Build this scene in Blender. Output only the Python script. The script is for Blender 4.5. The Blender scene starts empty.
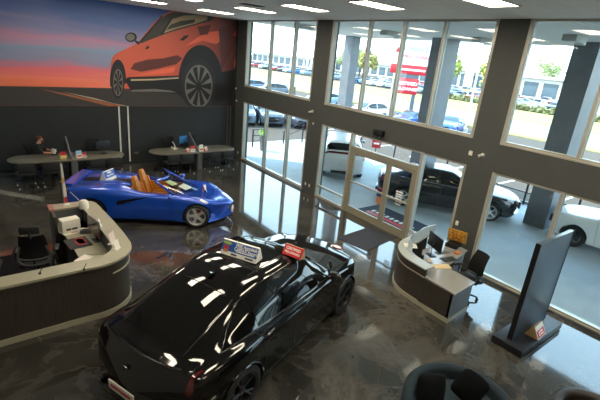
import bpy, bmesh, math, random
from mathutils import Vector, Matrix
random.seed(7)
PI = math.pi
C = bpy.context.scene.collection
V = Vector

# ------------------------------------------------------------------ materials
def lin(h):
    h = h.lstrip('#')
    out = []
    for i in (0, 2, 4):
        c = int(h[i:i+2], 16) / 255
        out.append(c / 12.92 if c <= 0.04045 else ((c + 0.055) / 1.055) ** 2.4)
    return tuple(out) + (1.0,)

def setin(b, **kw):
    for k, v in kw.items():
        k = k.replace('_', ' ')
        if k in b.inputs:
            b.inputs[k].default_value = v

MATS = {}
def mat(name, col, rough=0.5, metal=0.0, spec=0.5, coat=0.0, var=0.0, vscale=20.0, bump=0.0, bscale=60.0, emit=None, estr=0.0, ior=1.5, stretch=(1, 1, 1)):
    if name in MATS:
        return MATS[name]
    m = bpy.data.materials.new(name)
    m.use_nodes = True
    nt = m.node_tree
    b = nt.nodes['Principled BSDF']
    c = lin(col) if isinstance(col, str) else tuple(col) + (1.0,)
    setin(b, Base_Color=c, Roughness=rough, Metallic=metal, Specular_IOR_Level=spec, Coat_Weight=coat, Coat_Roughness=0.03, IOR=ior)
    m.diffuse_color = c
    tc = None
    if var or bump:
        tc = nt.nodes.new('ShaderNodeTexCoord')
        mp = nt.nodes.new('ShaderNodeMapping')
        mp.inputs['Scale'].default_value = stretch
        nt.links.new(tc.outputs['Object'], mp.inputs['Vector'])
    if var:
        n = nt.nodes.new('ShaderNodeTexNoise')
        n.inputs['Scale'].default_value = vscale
        n.inputs['Detail'].default_value = 6
        nt.links.new(mp.outputs['Vector'], n.inputs['Vector'])
        r = nt.nodes.new('ShaderNodeValToRGB')
        r.color_ramp.elements[0].position = 0.3
        r.color_ramp.elements[1].position = 0.7
        r.color_ramp.elements[0].color = tuple(x * (1 - var) for x in c[:3]) + (1,)
        r.color_ramp.elements[1].color = tuple(min(1, x * (1 + var)) for x in c[:3]) + (1,)
        nt.links.new(n.outputs['Fac'], r.inputs['Fac'])
        nt.links.new(r.outputs['Color'], b.inputs['Base Color'])
    if bump:
        n2 = nt.nodes.new('ShaderNodeTexNoise')
        n2.inputs['Scale'].default_value = bscale
        nt.links.new(mp.outputs['Vector'], n2.inputs['Vector'])
        bp = nt.nodes.new('ShaderNodeBump')
        bp.inputs['Strength'].default_value = bump
        bp.inputs['Distance'].default_value = 0.01
        nt.links.new(n2.outputs['Fac'], bp.inputs['Height'])
        nt.links.new(bp.outputs['Normal'], b.inputs['Normal'])
    if emit:
        setin(b, Emission_Color=lin(emit), Emission_Strength=estr)
    MATS[name] = m
    return m

def glass_mat(name, tint='#ffffff', k=0.0, ior=1.45):
    """architectural glass: transparent, with a Fresnel mirror reflection"""
    if name in MATS:
        return MATS[name]
    m = bpy.data.materials.new(name)
    m.use_nodes = True
    nt = m.node_tree
    for n in list(nt.nodes):
        if n.type == 'BSDF_PRINCIPLED':
            nt.nodes.remove(n)
    out = nt.nodes['Material Output']
    t = nt.nodes.new('ShaderNodeBsdfTransparent')
    t.inputs['Color'].default_value = lin(tint)
    g = nt.nodes.new('ShaderNodeBsdfGlossy')
    g.inputs['Roughness'].default_value = 0.0
    lw = nt.nodes.new('ShaderNodeLayerWeight')
    lw.inputs['Blend'].default_value = 0.5
    pw = nt.nodes.new('ShaderNodeMath'); pw.operation = 'POWER'; pw.inputs[1].default_value = 5.0
    f = nt.nodes.new('ShaderNodeMath'); f.operation = 'MULTIPLY_ADD'; f.inputs[1].default_value = 0.95; f.inputs[2].default_value = 0.035
    nt.links.new(lw.outputs['Facing'], pw.inputs[0])
    nt.links.new(pw.outputs[0], f.inputs[0])
    mx = nt.nodes.new('ShaderNodeMixShader')
    nt.links.new(f.outputs[0], mx.inputs['Fac'])
    nt.links.new(t.outputs['BSDF'], mx.inputs[1])
    nt.links.new(g.outputs['BSDF'], mx.inputs[2])
    nt.links.new(mx.outputs['Shader'], out.inputs['Surface'])
    MATS[name] = m
    return m

# ------------------------------------------------------------------ mesh helpers
def BM():
    return bmesh.new()

def obj(name, bm, m, parent=None, smooth=True, angle=35, kind=None, loc=None):
    me = bpy.data.meshes.new(name)
    bmesh.ops.recalc_face_normals(bm, faces=bm.faces[:])
    bm.to_mesh(me)
    bm.free()
    for x in (m if isinstance(m, (list, tuple)) else [m]):
        me.materials.append(x)
    if smooth and len(me.polygons):
        me.polygons.foreach_set('use_smooth', [True] * len(me.polygons))
        me.set_sharp_from_angle(angle=math.radians(angle))
    o = bpy.data.objects.new(name, me)
    C.objects.link(o)
    if parent is not None:
        o.parent = parent
    if loc is not None:
        o.location = loc
    if kind:
        o['kind'] = kind
    return o

def thing(name, label, cat, loc=(0, 0, 0), rz=0.0, group=None):
    o = bpy.data.objects.new(name, None)
    C.objects.link(o)
    o.empty_display_size = 0.1
    o.location = loc
    o.rotation_euler = (0, 0, rz)
    o['label'] = label
    o['category'] = cat
    if group:
        o['group'] = group
    return o

def tag(o, label, cat, group=None, kind=None):
    o['label'] = label
    o['category'] = cat
    if group:
        o['group'] = group
    if kind:
        o['kind'] = kind
    return o

def kids(o):
    return [c for c in bpy.data.objects if c.parent == o]

def dup(root, loc=None, rz=None, label=None, group=None, scale=None):
    r = root.copy()
    C.objects.link(r)
    if loc is not None:
        r.location = loc
    if rz is not None:
        r.rotation_euler = (0, 0, rz)
    if scale is not None:
        r.scale = scale
    if label:
        r['label'] = label
    if group:
        r['group'] = group
    def rec(a, b):
        for ch in kids(a):
            c = ch.copy()
            C.objects.link(c)
            c.parent = b
            rec(ch, c)
    rec(root, r)
    return r

def xf(bm, verts, M):
    bmesh.ops.transform(bm, matrix=M, verts=verts)

def box(bm, c, s, rz=0.0, bev=0.0, mi=0, M=None, seg=2):
    g = bmesh.ops.create_cube(bm, size=1.0)
    vs = g['verts']
    xf(bm, vs, Matrix.Translation(c) @ Matrix.Rotation(rz, 4, 'Z') @ Matrix.Diagonal((s[0], s[1], s[2], 1)))
    fs = list({f for v in vs for f in v.link_faces})
    if bev:
        es = list({e for v in vs for e in v.link_edges})
        r = bmesh.ops.bevel(bm, geom=es, offset=min(bev, min(s) * 0.45), segments=seg, profile=0.5, affect='EDGES')
        vs = list({v for f in r['faces'] for v in f.verts} | {v for v in vs if v.is_valid})
        fs = list({f for v in vs for f in v.link_faces})
    for f in fs:
        f.material_index = mi
    if M is not None:
        xf(bm, vs, M)
    return vs

def bx(bm, x0, x1, y0, y1, z0, z1, bev=0.0, mi=0):
    return box(bm, ((x0+x1)/2, (y0+y1)/2, (z0+z1)/2), (abs(x1-x0), abs(y1-y0), abs(z1-z0)), bev=bev, mi=mi)

def cyl(bm, p0, p1, r, seg=16, r2=None, mi=0, caps=True):
    p0, p1 = V(p0), V(p1)
    d = p1 - p0
    g = bmesh.ops.create_cone(bm, cap_ends=caps, segments=seg, radius1=r, radius2=r if r2 is None else r2, depth=d.length)
    M = Matrix.Translation((p0+p1)/2) @ d.to_track_quat('Z', 'Y').to_matrix().to_4x4()
    xf(bm, g['verts'], M)
    for f in {f for v in g['verts'] for f in v.link_faces}:
        f.material_index = mi
    return g['verts']

def tube(bm, pts, r, seg=8, closed=False, mi=0):
    pts = [V(p) for p in pts]
    rings = []
    n = len(pts)
    up = V((0, 0, 1))
    for i, p in enumerate(pts):
        a = pts[(i-1) % n] if (closed or i > 0) else p
        b = pts[(i+1) % n] if (closed or i < n-1) else p
        t = (b-a).normalized()
        s = t.cross(up)
        if s.length < 1e-3:
            s = t.cross(V((0, 1, 0)))
        s.normalize()
        u = s.cross(t)
        rr = r[i] if isinstance(r, (list, tuple)) else r
        rings.append([bm.verts.new(p + s*rr*math.cos(2*PI*k/seg) + u*rr*math.sin(2*PI*k/seg)) for k in range(seg)])
    m = n if closed else n-1
    for i in range(m):
        A, B = rings[i], rings[(i+1) % n]
        for k in range(seg):
            f = bm.faces.new((A[k], A[(k+1) % seg], B[(k+1) % seg], B[k]))
            f.material_index = mi
    if not closed:
        for R_ in (rings[0], rings[-1]):
            try:
                bm.faces.new(R_).material_index = mi
            except ValueError:
                pass
    return [v for R_ in rings for v in R_]

def lathe(bm, prof, seg=24, M=None, mi=0):
    """prof: list of (r, z); revolve about Z"""
    rings = []
    vs = []
    for (r, z) in prof:
        if r < 1e-5:
            v = bm.verts.new((0, 0, z))
            rings.append([v]); vs.append(v)
        else:
            R_ = [bm.verts.new((r*math.cos(2*PI*k/seg), r*math.sin(2*PI*k/seg), z)) for k in range(seg)]
            rings.append(R_); vs += R_
    for A, B in zip(rings, rings[1:]):
        for k in range(seg):
            k2 = (k+1) % seg
            q = [A[k % len(A)], A[k2 % len(A)], B[k2 % len(B)], B[k % len(B)]]
            q = list(dict.fromkeys(q))
            if len(q) >= 3:
                try:
                    bm.faces.new(q).material_index = mi
                except ValueError:
                    pass
    if M is not None:
        xf(bm, vs, M)
    return vs

def prism(bm, poly, z0, z1, M=None, mi=0, bev=0.0):
    lo = [bm.verts.new((p[0], p[1], z0)) for p in poly]
    hi = [bm.verts.new((p[0], p[1], z1)) for p in poly]
    fs = [bm.faces.new(lo[::-1]), bm.faces.new(hi)]
    n = len(poly)
    for i in range(n):
        fs.append(bm.faces.new((lo[i], lo[(i+1) % n], hi[(i+1) % n], hi[i])))
    vs = lo + hi
    if bev:
        es = [e for e in fs[1].edges] + [e for e in fs[0].edges]
        r = bmesh.ops.bevel(bm, geom=es, offset=bev, segments=2, profile=0.5, affect='EDGES')
        vs = list({v for v in vs if v.is_valid} | {v for f in r['faces'] for v in f.verts})
    for f in {f for v in vs for f in v.link_faces}:
        f.material_index = mi
    if M is not None:
        xf(bm, vs, M)
    return vs

def strip(bm, outer, inner, z0, z1, mi=0):
    """closed band between two open polylines of equal length"""
    n = len(outer)
    a = [[bm.verts.new((p[0], p[1], z)) for p in outer] for z in (z0, z1)]
    b = [[bm.verts.new((p[0], p[1], z)) for p in inner] for z in (z0, z1)]
    F = []
    for i in range(n-1):
        F += [(a[0][i], a[0][i+1], a[1][i+1], a[1][i]), (b[0][i+1], b[0][i], b[1][i], b[1][i+1]),
              (a[1][i], a[1][i+1], b[1][i+1], b[1][i]), (a[0][i+1], a[0][i], b[0][i], b[0][i+1])]
    for i in (0, n-1):
        F.append((a[0][i], a[1][i], b[1][i], b[0][i]))
    for q in F:
        bm.faces.new(q).material_index = mi
    return [v for g in (a, b) for r in g for v in r]

def blob(bm, c, r, sub=2, noise=0.0, mi=0, seed=0):
    g = bmesh.ops.create_icosphere(bm, subdivisions=sub, radius=1.0)
    rr = r if isinstance(r, (tuple, list)) else (r, r, r)
    rnd = random.Random(seed)
    for v in g['verts']:
        k = 1 + (rnd.random()-0.5)*2*noise
        v.co = V((c[0] + v.co.x*rr[0]*k, c[1] + v.co.y*rr[1]*k, c[2] + v.co.z*rr[2]*k))
    for f in {f for v in g['verts'] for f in v.link_faces}:
        f.material_index = mi
    return g['verts']

def offset_poly(pts, d):
    """offset an open polyline to its left by d"""
    out = []
    n = len(pts)
    for i in range(n):
        a = V(pts[max(i-1, 0)]); b = V(pts[min(i+1, n-1)])
        t = (b-a).normalized()
        out.append((pts[i][0] - t.y*d, pts[i][1] + t.x*d))
    return out

def smooth_line(pts, n=8):
    """Catmull-Rom through 2-D/3-D points"""
    P_ = [V(p) for p in pts]
    out = []
    for i in range(len(P_)-1):
        p0, p1, p2, p3 = P_[max(i-1, 0)], P_[i], P_[i+1], P_[min(i+2, len(P_)-1)]
        for k in range(n):
            t = k/n
            out.append(0.5*((2*p1) + (p2-p0)*t + (2*p0-5*p1+4*p2-p3)*t*t + (3*p1-p0-3*p2+p3)*t*t*t))
    out.append(P_[-1])
    return out

def text(name, body, size, m, parent, M, extrude=0.002, sx=1.0, shear=0.0, align='CENTER'):
    cu = bpy.data.curves.new(name, 'FONT')
    cu.body = body
    cu.size = size
    cu.extrude = extrude
    cu.offset = 0.022*size
    cu.align_x = align
    cu.align_y = 'CENTER'
    cu.shear = shear
    cu.resolution_u = 3
    t = bpy.data.objects.new(name, cu)
    C.objects.link(t)
    dg = bpy.context.evaluated_depsgraph_get()
    me = bpy.data.meshes.new_from_object(t.evaluated_get(dg))
    bpy.data.objects.remove(t)
    bpy.data.curves.remove(cu)
    me.materials.clear()
    me.materials.append(m)
    me.transform(M @ Matrix.Diagonal((sx, 1, 1, 1)))
    o = bpy.data.objects.new(name, me)
    C.objects.link(o)
    if parent is not None:
        o.parent = parent
    return o

def boolean(bm_a, bm_b):
    """A minus B with the exact solver; returns a new bmesh"""
    oa = obj('tmp_a', bm_a, [], smooth=False)
    ob = obj('tmp_b', bm_b, [], smooth=False)
    md = oa.modifiers.new('b', 'BOOLEAN')
    md.operation = 'DIFFERENCE'
    md.object = ob
    md.solver = 'EXACT'
    dg = bpy.context.evaluated_depsgraph_get()
    me = bpy.data.meshes.new_from_object(oa.evaluated_get(dg))
    out = bmesh.new()
    out.from_mesh(me)
    ma, mb = oa.data, ob.data
    bpy.data.objects.remove(oa); bpy.data.objects.remove(ob)
    bpy.data.meshes.remove(ma); bpy.data.meshes.remove(mb); bpy.data.meshes.remove(me)
    return out

# ------------------------------------------------------------------ camera
CAM = V((-9.4535, -17.0298, 4.8))
FPX = 414.405
yaw, pit, rol = math.radians(38.9926), math.radians(19.21705), math.radians(5.59085)
fw = V((math.sin(yaw)*math.cos(pit), math.cos(yaw)*math.cos(pit), -math.sin(pit)))
rt = fw.cross(V((0, 0, 1))).normalized()
up = rt.cross(fw)
cr, sr = math.cos(rol), math.sin(rol)
rt2, up2 = rt*cr + up*sr, up*cr - rt*sr
cam = bpy.data.cameras.new('camera')
cam.sensor_width = 36.0
cam.lens = FPX*36/600
cam.clip_end = 800
co = bpy.data.objects.new('camera', cam)
C.objects.link(co)
M = Matrix((rt2, up2, -fw)).transposed().to_4x4()
M.translation = CAM
co.matrix_world = M
bpy.context.scene.camera = co

def gp(u, v, z=0.0):
    """where the sight line through a photo point meets a level plane"""
    d = fw + rt2*((u-300)/FPX) - up2*((v-200)/FPX)
    t = (z - CAM.z)/d.z
    return CAM + d*t

def wp(u, v, x=0.0):
    d = fw + rt2*((u-300)/FPX) - up2*((v-200)/FPX)
    return CAM + d*((x - CAM.x)/d.x)

def yp(u, v, y=0.0):
    d = fw + rt2*((u-300)/FPX) - up2*((v-200)/FPX)
    return CAM + d*((y - CAM.y)/d.y)
# ------------------------------------------------------------------ light
sc = bpy.context.scene
sc.view_settings.view_transform = 'Standard'
sc.view_settings.look = 'None'
sc.view_settings.gamma = 1.0
sc.view_settings.exposure = 1.15
sc.cycles.use_denoising = True
sc.cycles.max_bounces = 10
sc.cycles.transparent_max_bounces = 16
sc.cycles.sample_clamp_indirect = 6.0
w = bpy.data.worlds.new('world')
w.use_nodes = True
sc.world = w
nt = w.node_tree
bg = nt.nodes['Background']
tc = nt.nodes.new('ShaderNodeTexCoord')
sp = nt.nodes.new('ShaderNodeSeparateXYZ')
rp = nt.nodes.new('ShaderNodeValToRGB')
rp.color_ramp.elements[0].position = 0.0
rp.color_ramp.elements[0].color = (0.74, 0.90, 1.0, 1)
rp.color_ramp.elements[1].position = 0.75
rp.color_ramp.elements[1].color = (0.40, 0.68, 1.0, 1)
nt.links.new(tc.outputs['Generated'], sp.inputs['Vector'])
nt.links.new(sp.outputs['Z'], rp.inputs['Fac'])
nt.links.new(rp.outputs['Color'], bg.inputs['Color'])
bg.inputs['Strength'].default_value = 3.3
sun = bpy.data.lights.new('sun', 'SUN')
sun.energy = 4.6
sun.color = (1.0, 0.93, 0.82)
sun.angle = math.radians(0.6)
so = bpy.data.objects.new('sun', sun)
C.objects.link(so)
e_ = math.radians(50)
SUN = V((0.674*math.cos(e_), -0.739*math.cos(e_), -math.sin(e_)))
so.rotation_euler = SUN.to_track_quat('-Z', 'Y').to_euler()
so.location = (-10, 12, 30)

# ------------------------------------------------------------------ setting materials
H = 5.95
XL, YF = -10.6, -20.0

def floor_material():
    m = bpy.data.materials.new('marbled_epoxy')
    m.use_nodes = True
    nt = m.node_tree
    N, L = nt.nodes, nt.links
    b = N['Principled BSDF']
    tc = N.new('ShaderNodeTexCoord')
    def noise(scale, detail, dist, rough=0.6):
        n = N.new('ShaderNodeTexNoise')
        n.inputs['Scale'].default_value = scale
        n.inputs['Detail'].default_value = detail
        n.inputs['Distortion'].default_value = dist
        n.inputs['Roughness'].default_value = rough
        L.new(tc.outputs['Object'], n.inputs['Vector'])
        return n
    def ramp(src, stops):
        r = N.new('ShaderNodeValToRGB')
        while len(r.color_ramp.elements) < len(stops):
            r.color_ramp.elements.new(0.5)
        for e, (p, c) in zip(r.color_ramp.elements, stops):
            e.position = p
            e.color = lin(c)
        L.new(src, r.inputs['Fac'])
        return r
    a = ramp(noise(0.5, 7, 1.2).outputs['Fac'], [(0.30, '#22211e'), (0.46, '#302f2b'), (0.56, '#44423d'), (0.64, '#37362f'), (0.78, '#262420')])
    v = ramp(noise(0.8, 8, 1.8, 0.6).outputs['Fac'], [(0.44, '#000000'), (0.495, '#6d675f'), (0.515, '#6d675f'), (0.56, '#000000')])
    mx = N.new('ShaderNodeMixRGB')
    mx.blend_type = 'ADD'
    mx.inputs['Fac'].default_value = 0.13
    L.new(a.outputs['Color'], mx.inputs['Color1'])
    L.new(v.outputs['Color'], mx.inputs['Color2'])
    L.new(mx.outputs['Color'], b.inputs['Base Color'])
    setin(b, Roughness=0.07, IOR=1.6, Specular_IOR_Level=0.5, Coat_Weight=0.3, Coat_Roughness=0.02, Coat_IOR=1.6)
    return m

M_floor = floor_material()
M_wallgrey = mat('charcoal_column_paint', '#474a48', rough=0.6, var=0.05, vscale=3)
M_wallblack = mat('black_wall_paint', '#1d2122', rough=0.55, var=0.08, vscale=2)
M_white = mat('white_trim', '#cfcdc4', rough=0.5)
M_alu = mat('aluminium_frame', '#b9b6ac', rough=0.35, metal=0.35)
M_tan = mat('door_aluminium', '#9c9784', rough=0.4, metal=0.3)
M_darkmetal = mat('dark_metal', '#24252a', rough=0.4, metal=0.4)
M_glass = glass_mat('window_glass', '#f3f8f6')
M_black = mat('black_plastic', '#111214', rough=0.4)
M_offwhite = mat('off_white_plastic', '#d8d6cb', rough=0.4)
M_plain = mat('plain_wall_paint', '#8d8a82', rough=0.8)

def ceiling_material():
    m = bpy.data.materials.new('ceiling_tiles')
    m.use_nodes = True
    nt = m.node_tree
    b = nt.nodes['Principled BSDF']
    tc = nt.nodes.new('ShaderNodeTexCoord')
    br = nt.nodes.new('ShaderNodeTexBrick')
    br.offset = 0.0
    br.inputs['Scale'].default_value = 1.0
    br.inputs['Brick Width'].default_value = 1.2
    br.inputs['Row Height'].default_value = 0.6
    br.inputs['Mortar Size'].default_value = 0.012
    br.inputs['Color1'].default_value = lin('#f1eee6')
    br.inputs['Color2'].default_value = lin('#edeae2')
    br.inputs['Mortar'].default_value = lin('#fbf9f4')
    nt.links.new(tc.outputs['Object'], br.inputs['Vector'])
    nt.links.new(br.outputs['Color'], b.inputs['Base Color'])
    setin(b, Roughness=0.9)
    return m

# ------------------------------------------------------------------ room shell
bm = BM(); bx(bm, XL-0.3, 0.3, YF-0.3, 0.3, -0.2, 0.0)
obj('floor', bm, M_floor, smooth=False, kind='structure')
bm = BM(); bx(bm, XL-0.3, 0.3, YF-0.3, 0.3, H, H+0.2)
obj('ceiling', bm, ceiling_material(), smooth=False, kind='structure')
bm = BM(); bx(bm, XL-0.06, 0.3, 0.0, 0.3, 0, H)
obj('wall_back', bm, M_wallblack, smooth=False, kind='structure')
bm = BM()          # left wall with a tall narrow window slot that lets the sun in
bx(bm, XL-0.06, XL, YF, -0.74, 0, H)
bx(bm, XL-0.06, XL, -0.24, 0.0, 0, H)
bx(bm, XL-0.06, XL, -0.74, -0.24, 4.4, H)
obj('wall_left', bm, M_plain, smooth=False, kind='structure')
bm = BM(); bx(bm, XL-0.04, XL-0.035, -0.74, -0.24, 0, 4.4)
obj('window_7', bm, M_glass, smooth=False, kind='structure')
bm = BM(); bx(bm, XL-0.3, 0.3, YF-0.3, YF, 0, H)
obj('wall_front', bm, M_plain, smooth=False, kind='structure')

ZS0, ZS1 = 2.63, 3.31
COLS = [(-0.74, 0.0), (-6.15, -5.38), (-12.40, -11.72), (-18.70, -18.0), (YF, -19.9)]
bm = BM()
for (a, b) in COLS:
    bx(bm, 0.0, 0.3, a, b, 0, H)
bx(bm, 0.002, 0.298, YF, 0.0, ZS0, ZS1)
bx(bm, 0.0, 0.3, -19.9, -18.7, 0, H)
obj('wall_right', bm, M_wallgrey, smooth=False, kind='structure')

def window(n, y1, y0, z0, z1, mull, sill=True):
    """glazing between y0 (far end) and y1, with mullions at the given places"""
    r = bpy.data.objects.new('window_%d' % n, None)
    C.objects.link(r)
    r['kind'] = 'structure'
    bm = BM()
    t = 0.07
    bx(bm, 0.0, 0.16, y1, y1+t, z0, z1); bx(bm, 0.0, 0.16, y0-t, y0, z0, z1)
    bx(bm, 0.02, 0.14, y1+t, y0-t, z0, z0+0.06); bx(bm, 0.02, 0.14, y1+t, y0-t, z1-0.05, z1)
    if sill:
        bx(bm, -0.02, 0.17, y1+0.01, y0-0.01, z0-0.02, z0+0.015)
    # thin gasket groove beside each jamb
    bx(bm, 0.05, 0.11, y1+t, y1+t+0.012, z0, z1); bx(bm, 0.05, 0.11, y0-t-0.012, y0-t, z0, z1)
    obj('window_frame', bm, M_alu, r, smooth=False)
    for y in mull:
        bm = BM()
        bx(bm, 0.0, 0.05, y-0.035, y+0.035, z0+0.05, z1-0.04)
        bx(bm, 0.05, 0.09, y-0.022, y+0.022, z0+0.05, z1-0.04)
        bx(bm, 0.09, 0.15, y-0.035, y+0.035, z0+0.05, z1-0.04)
        obj('mullion', bm, M_alu, r, smooth=False)
    ys = [y1+t] + sorted(mull) + [y0-t]
    for a, b in zip(ys, ys[1:]):
        bm = BM(); bx(bm, 0.068, 0.074, a, b, z0+0.05, z1-0.04)
        obj('pane', bm, M_glass, r, smooth=False)
    return r

window(1, -5.38, -0.74, ZS1, H, [-2.58, -4.13])
window(2, -5.38, -0.74, 0.06, ZS0, [-2.56, -4.12])
window(3, -11.72, -6.15, ZS1, H, [-7.78, -9.05, -10.34])
window(4, -18.0, -12.40, ZS1, H, [-14.02, -16.0])
window(5, -18.0, -12.40, 0.06, ZS0, [-13.95, -16.0])
# entrance bay: side lights, transom and automatic doors
r = bpy.data.objects.new('window_6', None); C.objects.link(r); r['kind'] = 'structure'
bm = BM()
bx(bm, 0, 0.16, -6.22, -6.15, 0, ZS0); bx(bm, 0.0, 0.16, -11.72, -11.65, 0, ZS0)
bx(bm, 0.02, 0.14, -7.62, -6.22, 0, 0.07); bx(bm, 0.02, 0.14, -11.65, -10.40, 0, 0.07)
bx(bm, 0.02, 0.14, -11.65, -6.22, ZS0-0.05, ZS0)
bx(bm, 0.03, 0.12, -7.62, -6.22, 0.38, 0.44); bx(bm, 0.03, 0.12, -11.65, -10.42, 0.30, 0.35)
obj('window_frame', bm, M_alu, r, smooth=False)
for y in (-7.66, -10.40):
    bm = BM(); bx(bm, -0.01, 0.15, y-0.045, y+0.045, 0, ZS0)
    obj('mullion', bm, M_alu, r, smooth=False)
for a, b, z0, z1 in ((-7.62, -6.22, 0.44, ZS0-0.05), (-7.62, -6.22, 0.07, 0.38), (-11.65, -10.44, 0.35, ZS0-0.05), (-11.65, -10.44, 0.07, 0.30), (-10.36, -7.70, 2.22, ZS0-0.05)):
    bm = BM(); bx(bm, 0.068, 0.074, a, b, z0, z1)
    obj('pane', bm, M_glass, r, smooth=False)
d = bpy.data.objects.new('door_1', None); C.objects.link(d); d['kind'] = 'structure'
bm = BM()
bx(bm, -0.03, 0.14, -10.36, -7.70, 2.08, 2.22, bev=0.006)
bx(bm, -0.02, 0.12, -7.80, -7.70, 0, 2.08); bx(bm, -0.02, 0.12, -10.36, -10.28, 0, 2.08)
bx(bm, 0.0, 0.1, -10.36, -7.70, 0.0, 0.02)
obj('door_frame', bm, M_tan, d, smooth=False)
for a, b in ((-9.33, -7.80), (-10.28, -9.33)):
    bm = BM()
    bx(bm, 0, 0.06, a, a+0.09, 0.02, 2.08); bx(bm, 0, 0.06, b-0.09, b, 0.02, 2.08)
    bx(bm, 0, 0.06, a+0.09, b-0.09, 1.98, 2.08); bx(bm, 0, 0.06, a+0.09, b-0.09, 0.02, 0.24)
    lf = obj('door_leaf', bm, M_tan, d, smooth=False)
    bm = BM(); bx(bm, 0.027, 0.033, a+0.09, b-0.09, 0.24, 1.98)
    obj('pane', bm, M_glass, lf, smooth=False)
    bm = BM(); bx(bm, -0.035, 0.0, a+0.06, b-0.06, 1.05, 1.11, bev=0.008)
    obj('push_bar', bm, M_alu, lf, smooth=False)

# white strips and dark conduits on the black wall, skirting
n = 0
for x, w_, m_ in ((-5.05, 0.05, M_white), (-4.72, 0.05, M_white), (-0.36, 0.04, M_wallgrey), (-0.22, 0.05, M_wallgrey)):
    n += 1
    bm = BM(); bx(bm, x-w_/2, x+w_/2, -0.03, 0.0, 0.02 if n > 2 else 0.10, 2.3)
    obj('trim_%d' % n, bm, m_, smooth=False, kind='structure')
bm = BM(); bx(bm, XL, 0.0, -0.015, 0.0, 0, 0.1)
obj('baseboard_back', bm, M_black, smooth=False, kind='structure')

# ------------------------------------------------------------------ ceiling lights and vent
M_panel = mat('lit_diffuser', '#fff3dd', emit='#fff0d6', estr=11.0)
M_panelframe = mat('light_frame', '#d0cec6', rough=0.5)
rows = {-2.35: 'nearest the window wall', -4.75: 'second row in from the window wall', -7.15: 'third row in from the window wall'}
lights = None
for xi, x in enumerate(rows):
    for yi, y in enumerate((-2.6, -5.25, -7.72, -10.22, -12.72, -15.2, -17.7)):
        if xi == 2 and yi == 1:
            continue
        if lights is None:
            t = thing('ceiling_light', '', 'ceiling light', (x, y, H))
            bm = BM()
            bx(bm, -0.62, 0.62, -0.30, -0.27, -0.015, 0.0); bx(bm, -0.62, 0.62, 0.27, 0.30, -0.015, 0.0)
            bx(bm, -0.62, -0.59, -0.27, 0.27, -0.015, 0.0); bx(bm, 0.59, 0.62, -0.27, 0.27, -0.015, 0.0)
            obj('frame', bm, M_panelframe, t, smooth=False)
            bm = BM(); bx(bm, -0.59, 0.59, -0.27, 0.27, -0.008, -0.001)
            obj('diffuser', bm, M_panel, t, smooth=False)
            lights = t
        else:
            t = dup(lights, (x, y, H))
        if xi == 0 and yi < 5:
            t['label'] = 'lit ceiling panel ' + ['nearest the mural in the row along the windows', 'second from the mural, beside the dark vent', 'third from the mural in the row along the windows', 'fourth from the mural, above the red sign seen outside', 'the large bright one above the right column'][yi]
        elif xi == 1 and yi == 0:
            t['label'] = 'lit ceiling panel cut by the top edge above the orange car mural'
        else:
            t['label'] = 'lit ceiling panel out of view above, seen only as a reflection'
            t['group'] = 'ceiling panels outside the frame'
t = thing('ceiling_vent', 'dark slatted air vent in the ceiling among the lit panels', 'vent', (-3.12, -6.35, H))
bm = BM(); bx(bm, -0.30, 0.30, -0.15, 0.15, -0.006, 0.0)
obj('backing', bm, M_black, t, smooth=False)
bm = BM()
bx(bm, -0.32, 0.32, -0.17, -0.15, -0.012, 0); bx(bm, -0.32, 0.32, 0.15, 0.17, -0.012, 0); bx(bm, -0.32, -0.3, -0.15, 0.15, -0.012, 0); bx(bm, 0.3, 0.32, -0.15, 0.15, -0.012, 0)
for k in range(6):
    box(bm, (0, -0.12+0.048*k, -0.008), (0.6, 0.018, 0.006))
obj('frame', bm, M_wallgrey, t, smooth=False)

# ------------------------------------------------------------------ wall fittings
def fitting(name, label, cat, y, z, s, m, group=None):
    bm = BM(); box(bm, (-s[0]/2-0.0005, 0, 0), s, bev=0.008)
    o = obj(name, bm, m, loc=(0, y, z))
    return tag(o, label, cat, group)
p_ = wp(380, 133)
t = thing('door_sensor', 'black motion sensor box on the beam above the entrance door', 'sensor', (0.0015, -8.8, 2.84))
bm = BM(); box(bm, (-0.058, 0, 0), (0.115, 0.36, 0.19), bev=0.015); obj('housing', bm, M_black, t)
bm = BM(); cyl(bm, (-0.05, -0.05, -0.07), (-0.05, -0.05, -0.13), 0.025, 12); obj('sensor_eye', bm, M_offwhite, t)
def camera_dome(y, z, label):
    t = thing('security_camera', label, 'security camera', (0, y, z))
    bm = BM(); cyl(bm, (0, 0, 0.0), (-0.03, 0, 0), 0.05, 16); obj('mount', bm, M_offwhite, t)
    bm = BM(); cyl(bm, (-0.02, 0, 0), (-0.14, 0.04, -0.03), 0.032, 14); obj('body', bm, M_offwhite, t)
    bm = BM(); cyl(bm, (-0.14, 0.04, -0.03), (-0.15, 0.043, -0.0325), 0.02, 12); obj('lens', bm, M_black, t)
a = wp(483, 155); camera_dome(a.y, a.z, 'small white camera on the right column where it crosses the beam')
a = wp(312.5, 111.5); camera_dome(a.y, a.z, 'small white camera on the middle column where it crosses the beam')
a = wp(233.5, 88); t = None
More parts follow.
